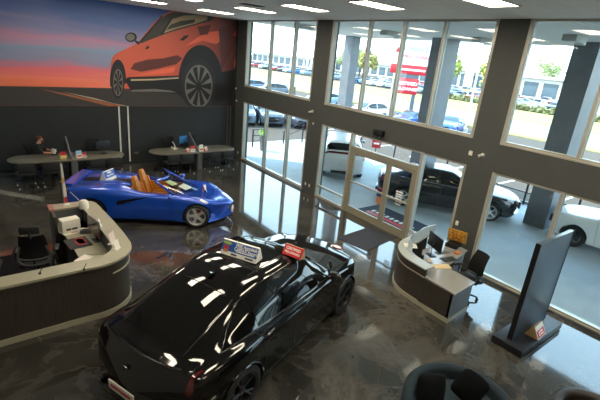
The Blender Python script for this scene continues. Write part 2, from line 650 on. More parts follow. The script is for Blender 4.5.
for u_, v_, nm, lab, s_ in ((471, 153, 'wall_sensor', 'small square white sensor left of the camera on the right column', (0.03, 0.09, 0.11)),
                        (313.5, 123.5, 'wall_sensor', 'small white round sensor below the camera on the middle column', (0.03, 0.07, 0.07)),
                        (457, 223, 'wall_outlet', 'white outlet plate low on the right column above the reception desk', (0.012, 0.08, 0.12)),
                        (305.5, 183.5, 'wall_outlet', 'left one of two white outlet plates at the foot of the middle column', (0.012, 0.075, 0.11)),
                        (309.3, 185.5, 'wall_outlet', 'right one of two white outlet plates at the foot of the middle column', (0.012, 0.075, 0.11)),
                        (238, 152.5, 'wall_outlet', 'white outlet plate at the foot of the corner column', (0.012, 0.07, 0.11))):
    a = wp(u_, v_)
    fitting(nm, lab, 'outlet' if 'outlet' in nm else 'sensor', a.y, a.z, s_, M_offwhite)
for u_, v_, lab in ((234.5, 88, 'small white sensor on the corner column beside the mural, upper one'), (237, 100.7, 'small white sensor on the corner column under the mural level, lower one')):
    a = wp(u_, v_)
    bm = BM(); cyl(bm, (-0.001, 0, 0), (-0.05, 0, 0), 0.04, 14)
    tag(obj('wall_sensor', bm, M_offwhite, loc=(0, min(a.y, -0.06), a.z)), lab, 'sensor')
bm = BM()
box(bm, (0, -0.012, 0), (0.18, 0.023, 0.09), bev=0.006)
tag(obj('wall_switch', bm, M_wallgrey, loc=(yp(136, 153, 0).x, 0, yp(136, 153, 0).z)), 'grey switch plate on the black wall right of the white strips', 'switch')

# ------------------------------------------------------------------ mural
def sky_print():
    m = bpy.data.materials.new('sunset_print')
    m.use_nodes = True
    nt = m.node_tree
    N, L = nt.nodes, nt.links
    b = N['Principled BSDF']
    tc = N.new('ShaderNodeTexCoord')
    sp = N.new('ShaderNodeSeparateXYZ')
    L.new(tc.outputs['Object'], sp.inputs['Vector'])
    mp = N.new('ShaderNodeMapping')
    mp.inputs['Scale'].default_value = (0.22, 1, 2.2)
    L.new(tc.outputs['Object'], mp.inputs['Vector'])
    n = N.new('ShaderNodeTexNoise')
    n.inputs['Scale'].default_value = 1.1
    n.inputs['Detail'].default_value = 5
    n.inputs['Distortion'].default_value = 0.4
    L.new(mp.outputs['Vector'], n.inputs['Vector'])
    ma = N.new('ShaderNodeMath'); ma.operation = 'MULTIPLY_ADD'
    L.new(n.outputs['Fac'], ma.inputs[0]); ma.inputs[1].default_value = 1.15; ma.inputs[2].default_value = -0.57
    ad = N.new('ShaderNodeMath'); ad.operation = 'ADD'
    L.new(ma.outputs[0], ad.inputs[0]); L.new(sp.outputs['Z'], ad.inputs[1])
    mr = N.new('ShaderNodeMapRange')
    mr.inputs['From Min'].default_value = 2.8; mr.inputs['From Max'].default_value = 5.95
    L.new(ad.outputs[0], mr.inputs['Value'])
    r = N.new('ShaderNodeValToRGB')
    st = [(0.0, '#ea7048'), (0.12, '#ee7f68'), (0.24, '#dd6a74'), (0.34, '#8d88a6'), (0.45, '#7f9ab8'), (0.55, '#bb87a5'), (0.66, '#8a86b0'), (0.8, '#5f77b0'), (1.0, '#4463a6')]
    while len(r.color_ramp.elements) < len(st):
        r.color_ramp.elements.new(0.5)
    for e, (p, c) in zip(r.color_ramp.elements, st):
        e.position = p; e.color = lin(c)
    L.new(mr.outputs['Result'], r.inputs['Fac'])
    L.new(r.outputs['Color'], b.inputs['Base Color'])
    setin(b, Roughness=0.45)
    return m
def car_print():
    m = bpy.data.materials.new('red_car_print')
    m.use_nodes = True
    nt = m.node_tree
    N, L = nt.nodes, nt.links
    b = N['Principled BSDF']
    tc = N.new('ShaderNodeTexCoord')
    sp = N.new('ShaderNodeSeparateXYZ')
    L.new(tc.outputs['Object'], sp.inputs['Vector'])
    mr = N.new('ShaderNodeMapRange')
    mr.inputs['From Min'].default_value = -5.9; mr.inputs['From Max'].default_value = 0.2
    L.new(sp.outputs['X'], mr.inputs['Value'])
    r = N.new('ShaderNodeValToRGB')
    st = [(0.0, '#8e3a30'), (0.15, '#cc5d46'), (0.45, '#c65a45'), (0.7, '#a84a3a'), (0.85, '#743a33'), (1.0, '#4a2f2c')]
    while len(r.color_ramp.elements) < len(st):
        r.color_ramp.elements.new(0.5)
    for e, (p, c) in zip(r.color_ramp.elements, st):
        e.position = p; e.color = lin(c)
    L.new(mr.outputs['Result'], r.inputs['Fac'])
    L.new(r.outputs['Color'], b.inputs['Base Color'])
    setin(b, Roughness=0.45)
    return m
MU = [sky_print(), car_print()] + [mat('print_'+k, c, rough=0.45) for k, c in (('road', '#3b3736'), ('black', '#1b1a1b'), ('dark_red', '#5c2c27'), ('window', '#35342f'), ('tan', '#9a8462'), ('grey', '#6f6b66'), ('line', '#9a5a3c'), ('pale', '#b5a58c'), ('tail', '#d4303c'), ('orange', '#e0663a'), ('tyre', '#262426'), ('bright_red', '#e5674a'))]
bm = BM()
ZM0, ZM1 = 2.31, H-0.005
bx(bm, XL+0.005, -0.10, -0.02, -0.0005, ZM0, ZM1, mi=0)
lay = [0]
def pr(pts, mi, crop=True):
    """one flat printed area; points are read off the photo and laid on the wall plane"""
    lay[0] += 1
    y = -0.0205 - lay[0]*0.0005
    vs = []
    for (a, b_) in pts:
        q = yp(90+a/3.7375, b_/3.7375, 0) if crop else yp(a, b_, 0)
        vs.append(bm.verts.new((max(XL+0.01, min(q.x, -0.105)), y, max(ZM0+0.003, min(q.z, ZM1)))))
    f = bm.faces.new(vs)
    f.material_index = mi
    if f.normal.y > 0:
        f.normal_flip()
def ell(cx, cy, rx, ry, n=28, a0=0, a1=2*PI):
    return [(cx+rx*math.cos(a0+(a1-a0)*k/n), cy+ry*math.sin(a0+(a1-a0)*k/n)) for k in range(n if a1-a0 > 6.28 else n+1)]
pr([(-60, 85), (40, 86.5), (130, 88.5), (260, 90), (260, 112), (-60, 112)], 2, False)
pr([(38, 88.2), (70, 94.5), (122, 106.5), (108, 106.5), (66, 95.5)], 8, False)
pr([(62, 91.5), (95, 98.2), (112, 103), (128, 106.5), (124, 106.5), (92, 98.8)], 9, False)
body = [(76, 262), (78, 235), (84, 212), (98, 198), (135, 182), (178, 160), (205, 125), (238, 85), (272, 55), (305, 38), (360, 37), (440, 48), (545, 66), (585, 74), (585, 300), (560, 330), (330, 345), (150, 330), (110, 330), (85, 300)]
pr(body, 1)
pr([(140, 288), (335, 282), (440, 280), (585, 262), (585, 400), (380, 400), (330, 352), (150, 335), (130, 300)], 3)
pr([(152, 296), (240, 294), (335, 288), (335, 293), (240, 300), (152, 302)], 9)
pr([(155, 336), (240, 332), (300, 338), (325, 346), (240, 342), (155, 342)], 7)
pr([(186, 164), (210, 130), (242, 90), (280, 58), (308, 46), (380, 46), (440, 52), (462, 66), (452, 78), (400, 92), (300, 120), (230, 146)], 5)
pr([(270, 126), (282, 100), (305, 72), (350, 58), (400, 56), (440, 60), (436, 74), (396, 88), (320, 108)], 6)
pr([(284, 112), (300, 92), (340, 78), (392, 72), (390, 84), (330, 100)], 5)
pr([(176, 164), (190, 158), (275, 58), (266, 60)], 3)
pr([(262, 128), (272, 128), (310, 66), (302, 66)], 3)
pr([(150, 258), (165, 236), (215, 222), (270, 218), (325, 206), (345, 218), (322, 240), (255, 256), (190, 268)], 4)
pr([(160, 284), (200, 274), (270, 258), (318, 250), (312, 270), (230, 280)], 13)
pr([(355, 172), (400, 140), (440, 120), (500, 112), (490, 150), (470, 165), (420, 152)], 13)
pr([(400, 100), (450, 92), (440, 128), (410, 132)], 4)
pr([(480, 110), (560, 88), (575, 170), (490, 262)], 4)
pr(ell(412, 300, 82, 132, 30, PI*0.95, PI*2.05), 3)
pr(ell(104, 300, 30, 78, 24, PI*0.9, PI*2.05), 3)
pr(ell(404, 318, 66, 96), 12)
pr(ell(405, 322, 52, 80), 7)
pr(ell(405, 322, 47, 74), 3)
for k in range(10):
    a = 2*PI*k/10 + 0.25
    a2 = a + 0.2
    pr([(405+8*math.cos(a), 322+12*math.sin(a)), (405+50*math.cos(a-0.06), 322+78*math.sin(a-0.06)), (405+50*math.cos(a2), 322+78*math.sin(a2))], 7)
pr(ell(405, 322, 10, 15), 3)
pr(ell(103, 306, 25, 62), 12)
pr(ell(104, 308, 18, 50), 7)
pr(ell(104, 308, 15.5, 45), 3)
for k in range(8):
    a = 2*PI*k/8 + 0.3
    pr([(104, 308), (104+17*math.cos(a), 308+48*math.sin(a)), (104+17*math.cos(a+0.25), 308+48*math.sin(a+0.25))], 7)
pr(ell(152, 139, 22, 18), 3)
pr(ell(150, 139, 16, 13), 7)
pr([(168, 150), (186, 158), (180, 168), (166, 156)], 3)
pr([(334, 150), (350, 134), (370, 130), (360, 142), (346, 152)], 3)
pr([(204, 182), (214, 170), (222, 176), (212, 184)], 3)
pr([(532, 132), (546, 112), (572, 90), (574, 112), (552, 122), (545, 134)], 10)
pr([(538, 228), (572, 226), (572, 250), (538, 254)], 11)
tag(obj('mural', bm, MU, smooth=False), 'wide printed mural of a red car at sunset high on the wall', 'mural')
# ------------------------------------------------------------------ cars
def pchip(xs, ys):
    n = len(xs)
    h = [xs[i+1]-xs[i] for i in range(n-1)]
    dl = [(ys[i+1]-ys[i])/h[i] for i in range(n-1)]
    m = [0]*n
    for i in range(1, n-1):
        if dl[i-1]*dl[i] > 0:
            w1, w2 = 2*h[i]+h[i-1], h[i]+2*h[i-1]
            m[i] = (w1+w2)/(w1/dl[i-1]+w2/dl[i])
    m[0], m[-1] = dl[0], dl[-1]
    def f(x):
        x = min(max(x, xs[0]), xs[-1])
        i = 0
        while i < n-2 and x > xs[i+1]:
            i += 1
        t = (x-xs[i])/h[i]
        return ((2*t**3-3*t*t+1)*ys[i] + (t**3-2*t*t+t)*h[i]*m[i] + (-2*t**3+3*t*t)*ys[i+1] + (t**3-t*t)*h[i]*m[i+1])
    return f

class Shell:
    """car body surface: S(x, t) with t = 0 (underside centre) ... 10 (roof centre line)"""
    KEYS = ('x', 'bow', 'zb', 'w', 'zm', 'ysh', 'zsh', 'ybl', 'zbl', 'yrf', 'zrf', 'zc')
    def __init__(self, rows, k=1.0):
        rows = sorted(rows, key=lambda r: r[0])
        self.xs = [r[0] for r in rows]
        self.f = {kk: pchip(self.xs, [r[i] for r in rows]) for i, kk in enumerate(self.KEYS) if i}
    def prof(self, x):
        g = {kk: f(x) for kk, f in self.f.items()}
        w, zb, zm = g['w'], g['zb'], g['zm']
        dz = zm-zb
        p = [(0, zb), (w*0.78, zb), (w*0.965, zb+0.04*min(1, dz/0.2)), (w*0.99, zb+dz*0.45), (w, zm), (g['ysh'], g['zsh']), (g['ybl'], g['zbl']),
             ((g['ybl']*0.5+g['yrf']*0.5)+0.14*max(0, g['zrf']-g['zbl']-0.05), (g['zbl']+g['zrf'])/2), (g['yrf'], g['zrf']),
             (g['yrf']*0.56, g['zc']-(g['zc']-g['zrf'])*0.28), (0, g['zc'])]
        return p, g
    def P(self, x, t, s=1):
        p, g = self.prof(x)
        i = min(int(t), 9)
        u = t-i
        p0, p1, p2, p3 = p[max(i-1, 0)], p[i], p[i+1], p[min(i+2, 10)]
        if i == 9:
            p3 = (-p[9][0], p[9][1])
        if i == 0:
            p0 = (-p[1][0], p[1][1])
        # softened corners: blend of straight and Catmull-Rom
        q = []
        for a in (0, 1):
            c = 0.5*((2*p1[a]) + (p2[a]-p0[a])*u + (2*p0[a]-5*p1[a]+4*p2[a]-p3[a])*u*u + (3*p1[a]-p0[a]-3*p2[a]+p3[a])*u**3)
            l = p1[a]*(1-u)+p2[a]*u
            q.append(0.55*c+0.45*l)
        y, z = q
        b = g['bow']*(y/max(g['w'], 1e-3))**2
        return V((x-b, s*y, z))
    def N(self, x, t, s=1):
        e = 0.02
        a = self.P(min(x+e, self.xs[-1]), t, s)-self.P(max(x-e, self.xs[0]), t, s)
        b = self.P(x, min(t+0.05, 10), s)-self.P(x, max(t-0.05, 0), s)
        n = a.cross(b)
        if n.length < 1e-9:
            return V((0, 0, 1))
        n.normalize()
        if n.y*s < 0 and abs(n.y) > 0.2 or (abs(n.y) <= 0.2 and n.z < 0 and t > 3):
            n = -n
        return n
    def body(self, nx=64, sub=3):
        bm = BM()
        x0, x1 = self.xs[0], self.xs[-1]
        X = sorted(set([x0+(x1-x0)*i/nx for i in range(nx+1)] + [x0+0.02, x0+0.05, x1-0.02, x1-0.05]))
        T = [i/sub for i in range(10*sub+1)]
        ring = []
        for x in X:
            a = [bm.verts.new(self.P(x, t, 1)) for t in T]
            b = [bm.verts.new(self.P(x, t, -1)) for t in T[1:-1]]
            ring.append(a + b[::-1])
        m = len(ring[0])
        for A, B in zip(ring, ring[1:]):
            for k in range(m):
                bm.faces.new((A[k], A[(k+1) % m], B[(k+1) % m], B[k]))
        bm.faces.new(ring[0]); bm.faces.new(ring[-1][::-1])
        bmesh.ops.recalc_face_normals(bm, faces=bm.faces[:])
        return bm
    def patch(self, bm, x0, x1, lo, hi, nx=24, nt=8, off=0.005, sides=(1, -1), mi=0, thick=0.0):
        lo_ = lo if callable(lo) else (lambda x: lo)
        hi_ = hi if callable(hi) else (lambda x: hi)
        for s in sides:
            G = []
            for i in range(nx+1):
                x = x0+(x1-x0)*i/nx
                a, b = lo_(x), hi_(x)
                G.append([bm.verts.new(self.P(x, a+(b-a)*j/nt, s)+self.N(x, a+(b-a)*j/nt, s)*off) for j in range(nt+1)])
            for i in range(nx):
                for j in range(nt):
                    f = bm.faces.new((G[i][j], G[i+1][j], G[i+1][j+1], G[i][j+1]))
                    f.material_index = mi
    def top(self, bm, x0, x1, t0, nx=16, nt=8, off=0.005, mi=0):
        """a patch across the centre line from t0 on one side to t0 on the other"""
        t_ = t0 if callable(t0) else (lambda x: t0)
        G = []
        for i in range(nx+1):
            x = x0+(x1-x0)*i/nx
            row = []
            for j in range(2*nt+1):
                k = j/nt
                s, t = (1, t_(x)+(10-t_(x))*k) if k <= 1 else (-1, t_(x)+(10-t_(x))*(2-k))
                row.append(bm.verts.new(self.P(x, t, s)+self.N(x, t, s)*off))
            G.append(row)
        for i in range(nx):
            for j in range(2*nt):
                bm.faces.new((G[i][j], G[i+1][j], G[i+1][j+1], G[i][j+1])).material_index = mi
    def line(self, bm, pts, s, r=0.004, off=0.001):
        L = []
        for (xa, ta), (xb, tb) in zip(pts, pts[1:]):
            for k in range(8):
                x, t = xa+(xb-xa)*k/8, ta+(tb-ta)*k/8
                L.append(self.P(x, t, s)+self.N(x, t, s)*off)
        L.append(self.P(pts[-1][0], pts[-1][1], s)+self.N(pts[-1][0], pts[-1][1], s)*off)
        tube(bm, L, r, 5)

def sided(sh, x0, x1, lo, hi, nx, nt, off, name, m, root):
    for sd in (1, -1):
        b_ = BM(); sh.patch(b_, x0, x1, lo, hi, nx, nt, off, (sd,))
        obj(name, b_, m, root)

M_tyre = mat('tyre_rubber', '#131313', rough=0.75)
M_chrome = mat('chrome', '#d8d8d8', rough=0.12, metal=1.0)
M_silver = mat('silver_alloy', '#cfd0d2', rough=0.3, metal=0.5)
M_darkalloy = mat('dark_alloy', '#3a3b3e', rough=0.3, metal=0.8)
M_disc = mat('brake_disc', '#77777a', rough=0.4, metal=0.9)
M_caliper = mat('red_caliper', '#b0141c', rough=0.35)
M_tint = mat('tinted_glass', '#08090a', rough=0.02, spec=0.5, coat=0.15)
M_seam = mat('panel_gap_black', '#050505', rough=0.6)
M_trimblack = mat('gloss_black_trim', '#0a0a0b', rough=0.18, coat=0.5)
M_lamp = mat('headlamp', '#c9d3da', rough=0.08, coat=1.0)
M_tail = mat('tail_lamp', '#4d0710', rough=0.08, coat=1.0)
M_plate = mat('white_plate', '#d9d8d2', rough=0.4)
M_red = mat('sign_red', '#c0242b', rough=0.45)
M_under = mat('wheel_well_black', '#080808', rough=0.8)

def wheel_bm(R, W, rimR, spokes, kind, m_spoke):
    """tyre, rim and disc meshes; axle along +Y (outer face towards +Y), centre at origin"""
    rot = Matrix.Rotation(-PI/2, 4, 'X')
    ty = BM()
    h = W/2
    lathe(ty, [(rimR, -h*0.85), (rimR+0.02, -h), (R-0.03, -h), (R-0.006, -h*0.82), (R, -h*0.5), (R, h*0.5), (R-0.006, h*0.82), (R-0.03, h), (rimR+0.02, h), (rimR, h*0.85), (rimR-0.005, 0), (rimR, -h*0.85)], 40, rot)
    ri = BM()
    lathe(ri, [(rimR, h*0.86), (rimR+0.006, h*0.95), (rimR-0.012, h*0.9), (rimR-0.022, h*0.6), (rimR-0.03, -h*0.6), (rimR-0.01, -h*0.8), (rimR, -h*0.8)], 40, rot)
    lathe(ri, [(0.0, h*0.78), (0.03, h*0.78), (0.07, h*0.7), (0.075, h*0.3), (0.0, h*0.3)], 20, rot)
    for k in range(spokes):
        a = 2*PI*k/spokes
        if kind == 'Y':
            for da in (-0.16, 0.16):
                p = [V((0.06*math.cos(a), h*0.66, 0.06*math.sin(a))), V((rimR*0.55*math.cos(a+da*0.45), h*0.74, rimR*0.55*math.sin(a+da*0.45))), V((rimR*0.985*math.cos(a+da), h*0.78, rimR*0.985*math.sin(a+da)))]
                tube(ri, p, [0.020, 0.014, 0.016], 6)
        elif kind == 'W':
            d = V((math.cos(a), 0, math.sin(a))); n = V((-math.sin(a), 0, math.cos(a)))
            vs = []
            for rr, ww, yy in ((0.05, 0.045, h*0.62), (rimR*0.6, 0.034, h*0.72), (rimR*0.985, 0.055, h*0.8)):
                for sg in (-1, 1):
                    vs.append(V(d*rr + n*ww*sg) + V((0, yy, 0)))
            lo = [ri.verts.new(v) for v in vs]
            hi = [ri.verts.new(v-V((0, 0.03, 0))) for v in vs]
            for q in ((0, 1, 3, 2), (2, 3, 5, 4)):
                ri.faces.new([lo[i] for i in q]); ri.faces.new([hi[i] for i in q[::-1]])
            for i, j in ((0, 2), (2, 4), (1, 3), (3, 5), (4, 5)):
                ri.faces.new((lo[i], lo[j], hi[j], hi[i]))
        else:
            p = [V((0.05*math.cos(a), h*0.66, 0.05*math.sin(a))), V((rimR*0.985*math.cos(a), h*0.78, rimR*0.985*math.sin(a)))]
            tube(ri, p, [0.03, 0.022], 6)
    di = BM()
    lathe(di, [(0.04, 0.0), (rimR*0.76, 0.0), (rimR*0.76, 0.02), (0.04, 0.02)], 28, rot)
    ca = BM()
    for k in range(5):
        a = PI*0.75+0.5*k/4-0.25
        box(ca, (rimR*0.66*math.cos(a), 0.02, rimR*0.66*math.sin(a)), (0.09, 0.075, 0.09), bev=0.012)
    return ty, ri, di, ca

def add_wheels(root, xf_, xr_, y, R, W, rimR, spokes, kind, m_spoke, caliper, sub=True, turn=0.0):
    ty, ri, di, ca = wheel_bm(R, W, rimR, spokes, kind, m_spoke)
    first = None
    for (x, s) in ((xf_, -1), (xf_, 1), (xr_, -1), (xr_, 1)):
        if first is None:
            o = obj('wheel', ty, M_tyre, root)
            obj('rim', ri, m_spoke, o)
            if sub:
                obj('brake_disc', di, M_disc, o)
                obj('caliper', ca, caliper, o)
            else:
                di.free(); ca.free()
            first = o
            w_ = o
        else:
            w_ = first.copy(); C.objects.link(w_); w_.parent = root
            for ch in kids(first):
                c = ch.copy(); C.objects.link(c); c.parent = w_
        w_.location = (x, s*y, R)
        w_.rotation_euler = (0, 0, PI if s < 0 else 0)
    return first

def cut_wells(sh, bm, xs, R, ylo, zc):
    for x in xs:
        for s in (1, -1):
            c = BM()
            cyl(c, (x, s*ylo, zc), (x, s*1.6, zc), R, 40)
            bm = boolean(bm, c)
    return bm

def arch_trim(sh, x, R, zc, s, r=0.014):
    pts = []
    for k in range(25):
        a = -0.12*PI + (1.24*PI)*k/24
        px, pz = x+R*math.cos(a), zc+R*math.sin(a)
        # find the body's side at this height
        best = None
        for j in range(60):
            t = 1.5+j*0.08
            q = sh.P(px, t, s)
            d = abs(q.z-pz)
            if best is None or d < best[0]:
                best = (d, q.y)
        pts.append(V((px, best[1]+s*0.002, max(pz, 0.16))))
    return pts

# ---- the black coupe SUV in the middle of the showroom
paint_black = mat('black_metallic_paint', '#050506', rough=0.06, coat=0.35, spec=0.45)
X6 = Shell([
 # x     bow   zb   w     zm    ysh   zsh   ybl   zbl   yrf   zrf   zc
 (2.44, 0.30, 0.34, 0.86, 0.56, 0.80, 0.70, 0.72, 0.76, 0.46, 0.78, 0.79),
 (2.36, 0.34, 0.25, 0.93, 0.60, 0.88, 0.84, 0.80, 0.91, 0.50, 0.94, 0.95),
 (2.10, 0.20, 0.22, 0.975, 0.66, 0.93, 0.91, 0.84, 0.99, 0.52, 1.02, 1.04),
 (1.49, 0.05, 0.21, 1.00, 0.72, 0.965, 0.97, 0.87, 1.04, 0.56, 1.09, 1.115),
 (1.08, 0.10, 0.21, 0.985, 0.72, 0.965, 0.99, 0.90, 1.06, 0.78, 1.10, 1.15),
 (0.72, 0.10, 0.21, 0.98, 0.72, 0.965, 1.00, 0.905, 1.08, 0.705, 1.35, 1.41),
 (0.36, 0.08, 0.21, 0.98, 0.72, 0.965, 1.01, 0.905, 1.09, 0.64, 1.56, 1.625),
 (0.05, 0.04, 0.21, 0.98, 0.72, 0.965, 1.015, 0.90, 1.10, 0.615, 1.63, 1.69),
 (-0.55, 0.0, 0.21, 0.985, 0.72, 0.97, 1.025, 0.90, 1.115, 0.61, 1.625, 1.685),
 (-1.10, -0.03, 0.21, 1.00, 0.72, 0.98, 1.035, 0.895, 1.13, 0.59, 1.545, 1.61),
 (-1.49, -0.06, 0.22, 1.01, 0.74, 0.985, 1.04, 0.875, 1.14, 0.575, 1.43, 1.49),
 (-1.95, -0.10, 0.24, 0.995, 0.76, 0.955, 1.04, 0.83, 1.135, 0.575, 1.255, 1.30),
 (-2.22, -0.16, 0.27, 0.975, 0.78, 0.93, 1.03, 0.80, 1.115, 0.56, 1.155, 1.185),
 (-2.36, -0.20, 0.30, 0.955, 0.78, 0.91, 1.02, 0.78, 1.105, 0.55, 1.145, 1.165),
 (-2.44, -0.22, 0.32, 0.94, 0.76, 0.89, 0.95, 0.78, 1.02, 0.55, 1.05, 1.06),
 (-2.52, -0.24, 0.34, 0.90, 0.70, 0.85, 0.82, 0.76, 0.86, 0.54, 0.88, 0.885),
 (-2.56, -0.24, 0.36, 0.82, 0.62, 0.78, 0.72, 0.70, 0.74, 0.5, 0.75, 0.755),
])
x6 = thing('coupe_suv', 'glossy black coupe SUV with a blue sign on its roof, nearest the camera', 'car', (-5.95, -11.72, 0.0), math.radians(20.6))
x6.scale = (1.045, 1.045, 1.01)
bmx = X6.body(72, 4)
bmx = cut_wells(X6, bmx, (1.49, -1.49), 0.425, 0.58, 0.385)
obj('body', bmx, paint_black, x6, angle=40)
for x in (1.49, -1.49):
    for s in (1, -1):
        bm = BM(); tube(bm, arch_trim(X6, x, 0.425, 0.385, s), 0.016, 6)
        obj('wheel_arch_trim', bm, M_trimblack, x6)
add_wheels(x6, 1.49, -1.49, 0.865, 0.385, 0.275, 0.275, 5, 'Y', M_darkalloy, M_darkalloy)
lo = lambda x: 6.14
def hi6(x):
    return 7.86
sided(X6, 0.92, -0.22, lo, hi6, 20, 8, 0.005, 'front_side_window', M_tint, x6)
sided(X6, -0.30, -1.12, lo, hi6, 16, 8, 0.005, 'rear_side_window', M_tint, x6)
sided(X6, -1.17, -1.78, lo, lambda x: 7.86-max(0, (-1.35-x))*3.4, 12, 8, 0.005, 'quarter_window', M_tint, x6)
bm = BM()
for s in (1, -1):
    X6.line(bm, [(0.98, 6.05), (-0.3, 6.05), (-1.84, 6.05)], s, 0.007, 0.004)
    X6.line(bm, [(0.92, 7.93), (0.3, 7.93), (-0.6, 7.93), (-1.3, 7.93), (-1.6, 7.2), (-1.84, 6.1)], s, 0.006, 0.004)
obj('window_trim', bm, mat('dark_chrome', '#5a5a58', rough=0.2, metal=0.9), x6)
M_windscreen = mat('car_windscreen', '#12171a', rough=0.02, spec=0.7, coat=1.0)
bm = BM(); X6.top(bm, 1.02, 0.38, 8.22, 16, 8); obj('windscreen', bm, M_windscreen, x6)
bm = BM(); X6.top(bm, 0.24, -0.78, 8.75, 16, 6, 0.003); obj('sunroof', bm, M_tint, x6)
bm = BM(); X6.top(bm, -1.28, -2.12, lambda x: 8.25, 16, 8, 0.004); obj('rear_window', bm, M_tint, x6)
bm = BM()
for s in (1, -1):
    X6.line(bm, [(0.86, 2.3), (0.90, 4.0), (0.98, 5.9)], s)
    X6.line(bm, [(-0.26, 2.3), (-0.27, 4.0), (-0.26, 7.9)], s)
    X6.line(bm, [(-1.05, 2.5), (-1.02, 3.6), (-1.12, 4.6), (-1.22, 6.0)], s)
    X6.line(bm, [(0.86, 2.3), (-0.26, 2.3), (-1.05, 2.5)], s)
    X6.line(bm, [(2.28, 6.2), (1.8, 6.0), (1.1, 6.1)], s)
    X6.line(bm, [(-1.26, 8.2), (-1.6, 8.1), (-2.16, 8.1)], s, 0.006)
    X6.line(bm, [(0.27, 8.7), (-0.2, 8.7), (-0.80, 8.7)], s, 0.004, 0.003)
    X6.line(bm, [(-2.20, 6.3), (-2.36, 6.0), (-2.46, 5.2)], s)
for xx in (0.26, -0.80, -1.26):
    for s in (1, -1):
        X6.line(bm, [(xx, 8.6), (xx, 10)], s, 0.004, 0.003)
obj('panel_gap', bm, M_seam, x6)
for s in (1, -1):
    bm = BM()
    X6.line(bm, [(0.8, 1.8), (-0.3, 1.8), (-1.0, 1.8)], s, 0.035, 0.006)
    obj('side_sill', bm, M_trimblack, x6)
def door_handle(sh, x, t, s, m, root):
    p = sh.P(x, t, s); n = sh.N(x, t, s)
    bm = BM()
    tube(bm, [p+V((0.11, 0, 0.005))+n*0.004, p+V((0.085, 0, 0.005))+n*0.035, p+n*0.04, p+V((-0.085, 0, 0))+n*0.035, p+V((-0.11, 0, 0))+n*0.004], [0.012, 0.016, 0.017, 0.016, 0.012], 8)
    obj('door_handle', bm, m, root)
for x in (-0.10, -1.0):
    for s in (1, -1):
        door_handle(X6, x, 5.05, s, paint_black, x6)
def mirror(root, x, y, z, s, m, k=1.0):
    bm = BM()
    vs = blob(bm, (0, 0, 0), (0.075*k, 0.125*k, 0.085*k), 3)
    for v in vs:
        if v.co.x < -0.03*k:
            v.co.x = -0.03*k
    xf(bm, vs, Matrix.Translation((x, s*(y+0.14*k), z+0.06)))
    tube(bm, [V((x+0.02, s*(y-0.02), z-0.03)), V((x+0.02, s*(y+0.06*k), z+0.015))], [0.03, 0.025], 8)
    o = obj('wing_mirror', bm, m, root)
    bm = BM(); box(bm, (x-0.033*k, s*(y+0.14*k), z+0.06), (0.004, 0.18*k, 0.11*k), bev=0.002)
    obj('mirror_glass', bm, M_chrome, o)
for s in (1, -1):
    mirror(x6, 0.80, 0.90, 1.10, s, paint_black)
# rear: tail lamps, spoiler lip, diffuser, badge, plate, exhausts
sided(X6, -2.50, -2.20, (lambda x: 5.62-max(0, -x-2.36)*4.0), 5.86, 14, 5, 0.006, 'tail_lamp', M_tail, x6)
bm = BM()
pts = [X6.P(-2.38, 8+2*k/6, 1)+V((-0.015, 0, 0.012)) for k in range(7)]
pts = [V((p.x, -p.y, p.z)) for p in pts] + pts[::-1][1:]
tube(bm, [X6.P(-2.36, 7.0, -1)+V((0, 0, 0.008))]+pts+[X6.P(-2.36, 7.0, 1)+V((0, 0, 0.008))], 0.018, 8)
obj('spoiler_lip', bm, M_trimblack, x6)
bm = BM()
box(bm, (-2.52, 0, 0.42), (0.10, 0.80, 0.16), bev=0.03)
for s in (1, -1):
    for y in (0.47, 0.58):
        cyl(bm, (-2.34, s*y, 0.38), (-2.60+0.24*(y/0.82)**2, s*y, 0.38), 0.045, 16)
obj('rear_diffuser', bm, M_trimblack, x6)
bm = BM(); cyl(bm, (-2.50, 0, 0.97), (-2.505, 0, 0.968), 0.045, 20); obj('badge', bm, M_chrome, x6)
bm = BM(); box(bm, (-2.575, 0.0, 0.66), (0.02, 0.46, 0.13), bev=0.004); pl = obj('number_plate', bm, M_plate, x6)
bm = BM(); box(bm, (-2.588, 0.0, 0.665), (0.004, 0.36, 0.035)); obj('red_lettering_band', bm, M_red, pl)
# shark fin aerial on the roof, front grille and lamps
bm = BM()
vs = prism(bm, [(-0.10, 0), (0.09, 0), (0.02, 0.035), (-0.06, 0.06)], -0.02, 0.02, M=Matrix.Translation((-1.05, 0, 1.615)) @ Matrix.Rotation(PI/2, 4, 'X'))
obj('aerial', bm, paint_black, x6)
bm = BM()
for s in (1, -1):
    box(bm, (2.43, s*0.21, 0.66), (0.05, 0.36, 0.26), bev=0.04)
obj('grille', bm, M_trimblack, x6)
sided(X6, 2.34, 2.16, 5.05, 5.75, 10, 4, 0.006, 'headlamp', M_lamp, x6)

def tri_sign(name, label, cat, loc, rz, L_, Hh, D, faces, m_side, m_front, tilt=0.0):
    """folded tent sign: triangular prism, long side L_, front panel on its -Y face"""
    t = thing(name, label, cat, loc, rz)
    t.rotation_euler = (0, tilt, rz)
    bm = BM()
    prism(bm, [(-D/2, 0), (D/2, 0), (0.012, Hh), (-0.012, Hh)], -L_/2, L_/2, M=Matrix(((0, 0, 1, 0), (1, 0, 0, 0), (0, 1, 0, 0), (0, 0, 0, 1))))
    obj('tent_board', bm, m_side, t, smooth=False)
    ang = math.atan2(Hh, D/2-0.012)
    Fm = Matrix.Translation((0, -D/2, 0)) @ Matrix.Rotation(ang, 4, 'X')
    sl = math.hypot(Hh, D/2-0.012)
    bm = BM(); box(bm, (0, sl/2, 0.003), (L_*0.99, sl*0.97, 0.004), M=Fm)
    f = obj('front_panel', bm, m_front, t, smooth=False)
    return t, f, Fm, sl
M_signblue = mat('sign_blue', '#1f56a8', rough=0.45)
M_signwhite = mat('sign_white', '#e4e4de', rough=0.45)
M_signgreen = mat('sign_green', '#9fb455', rough=0.45)
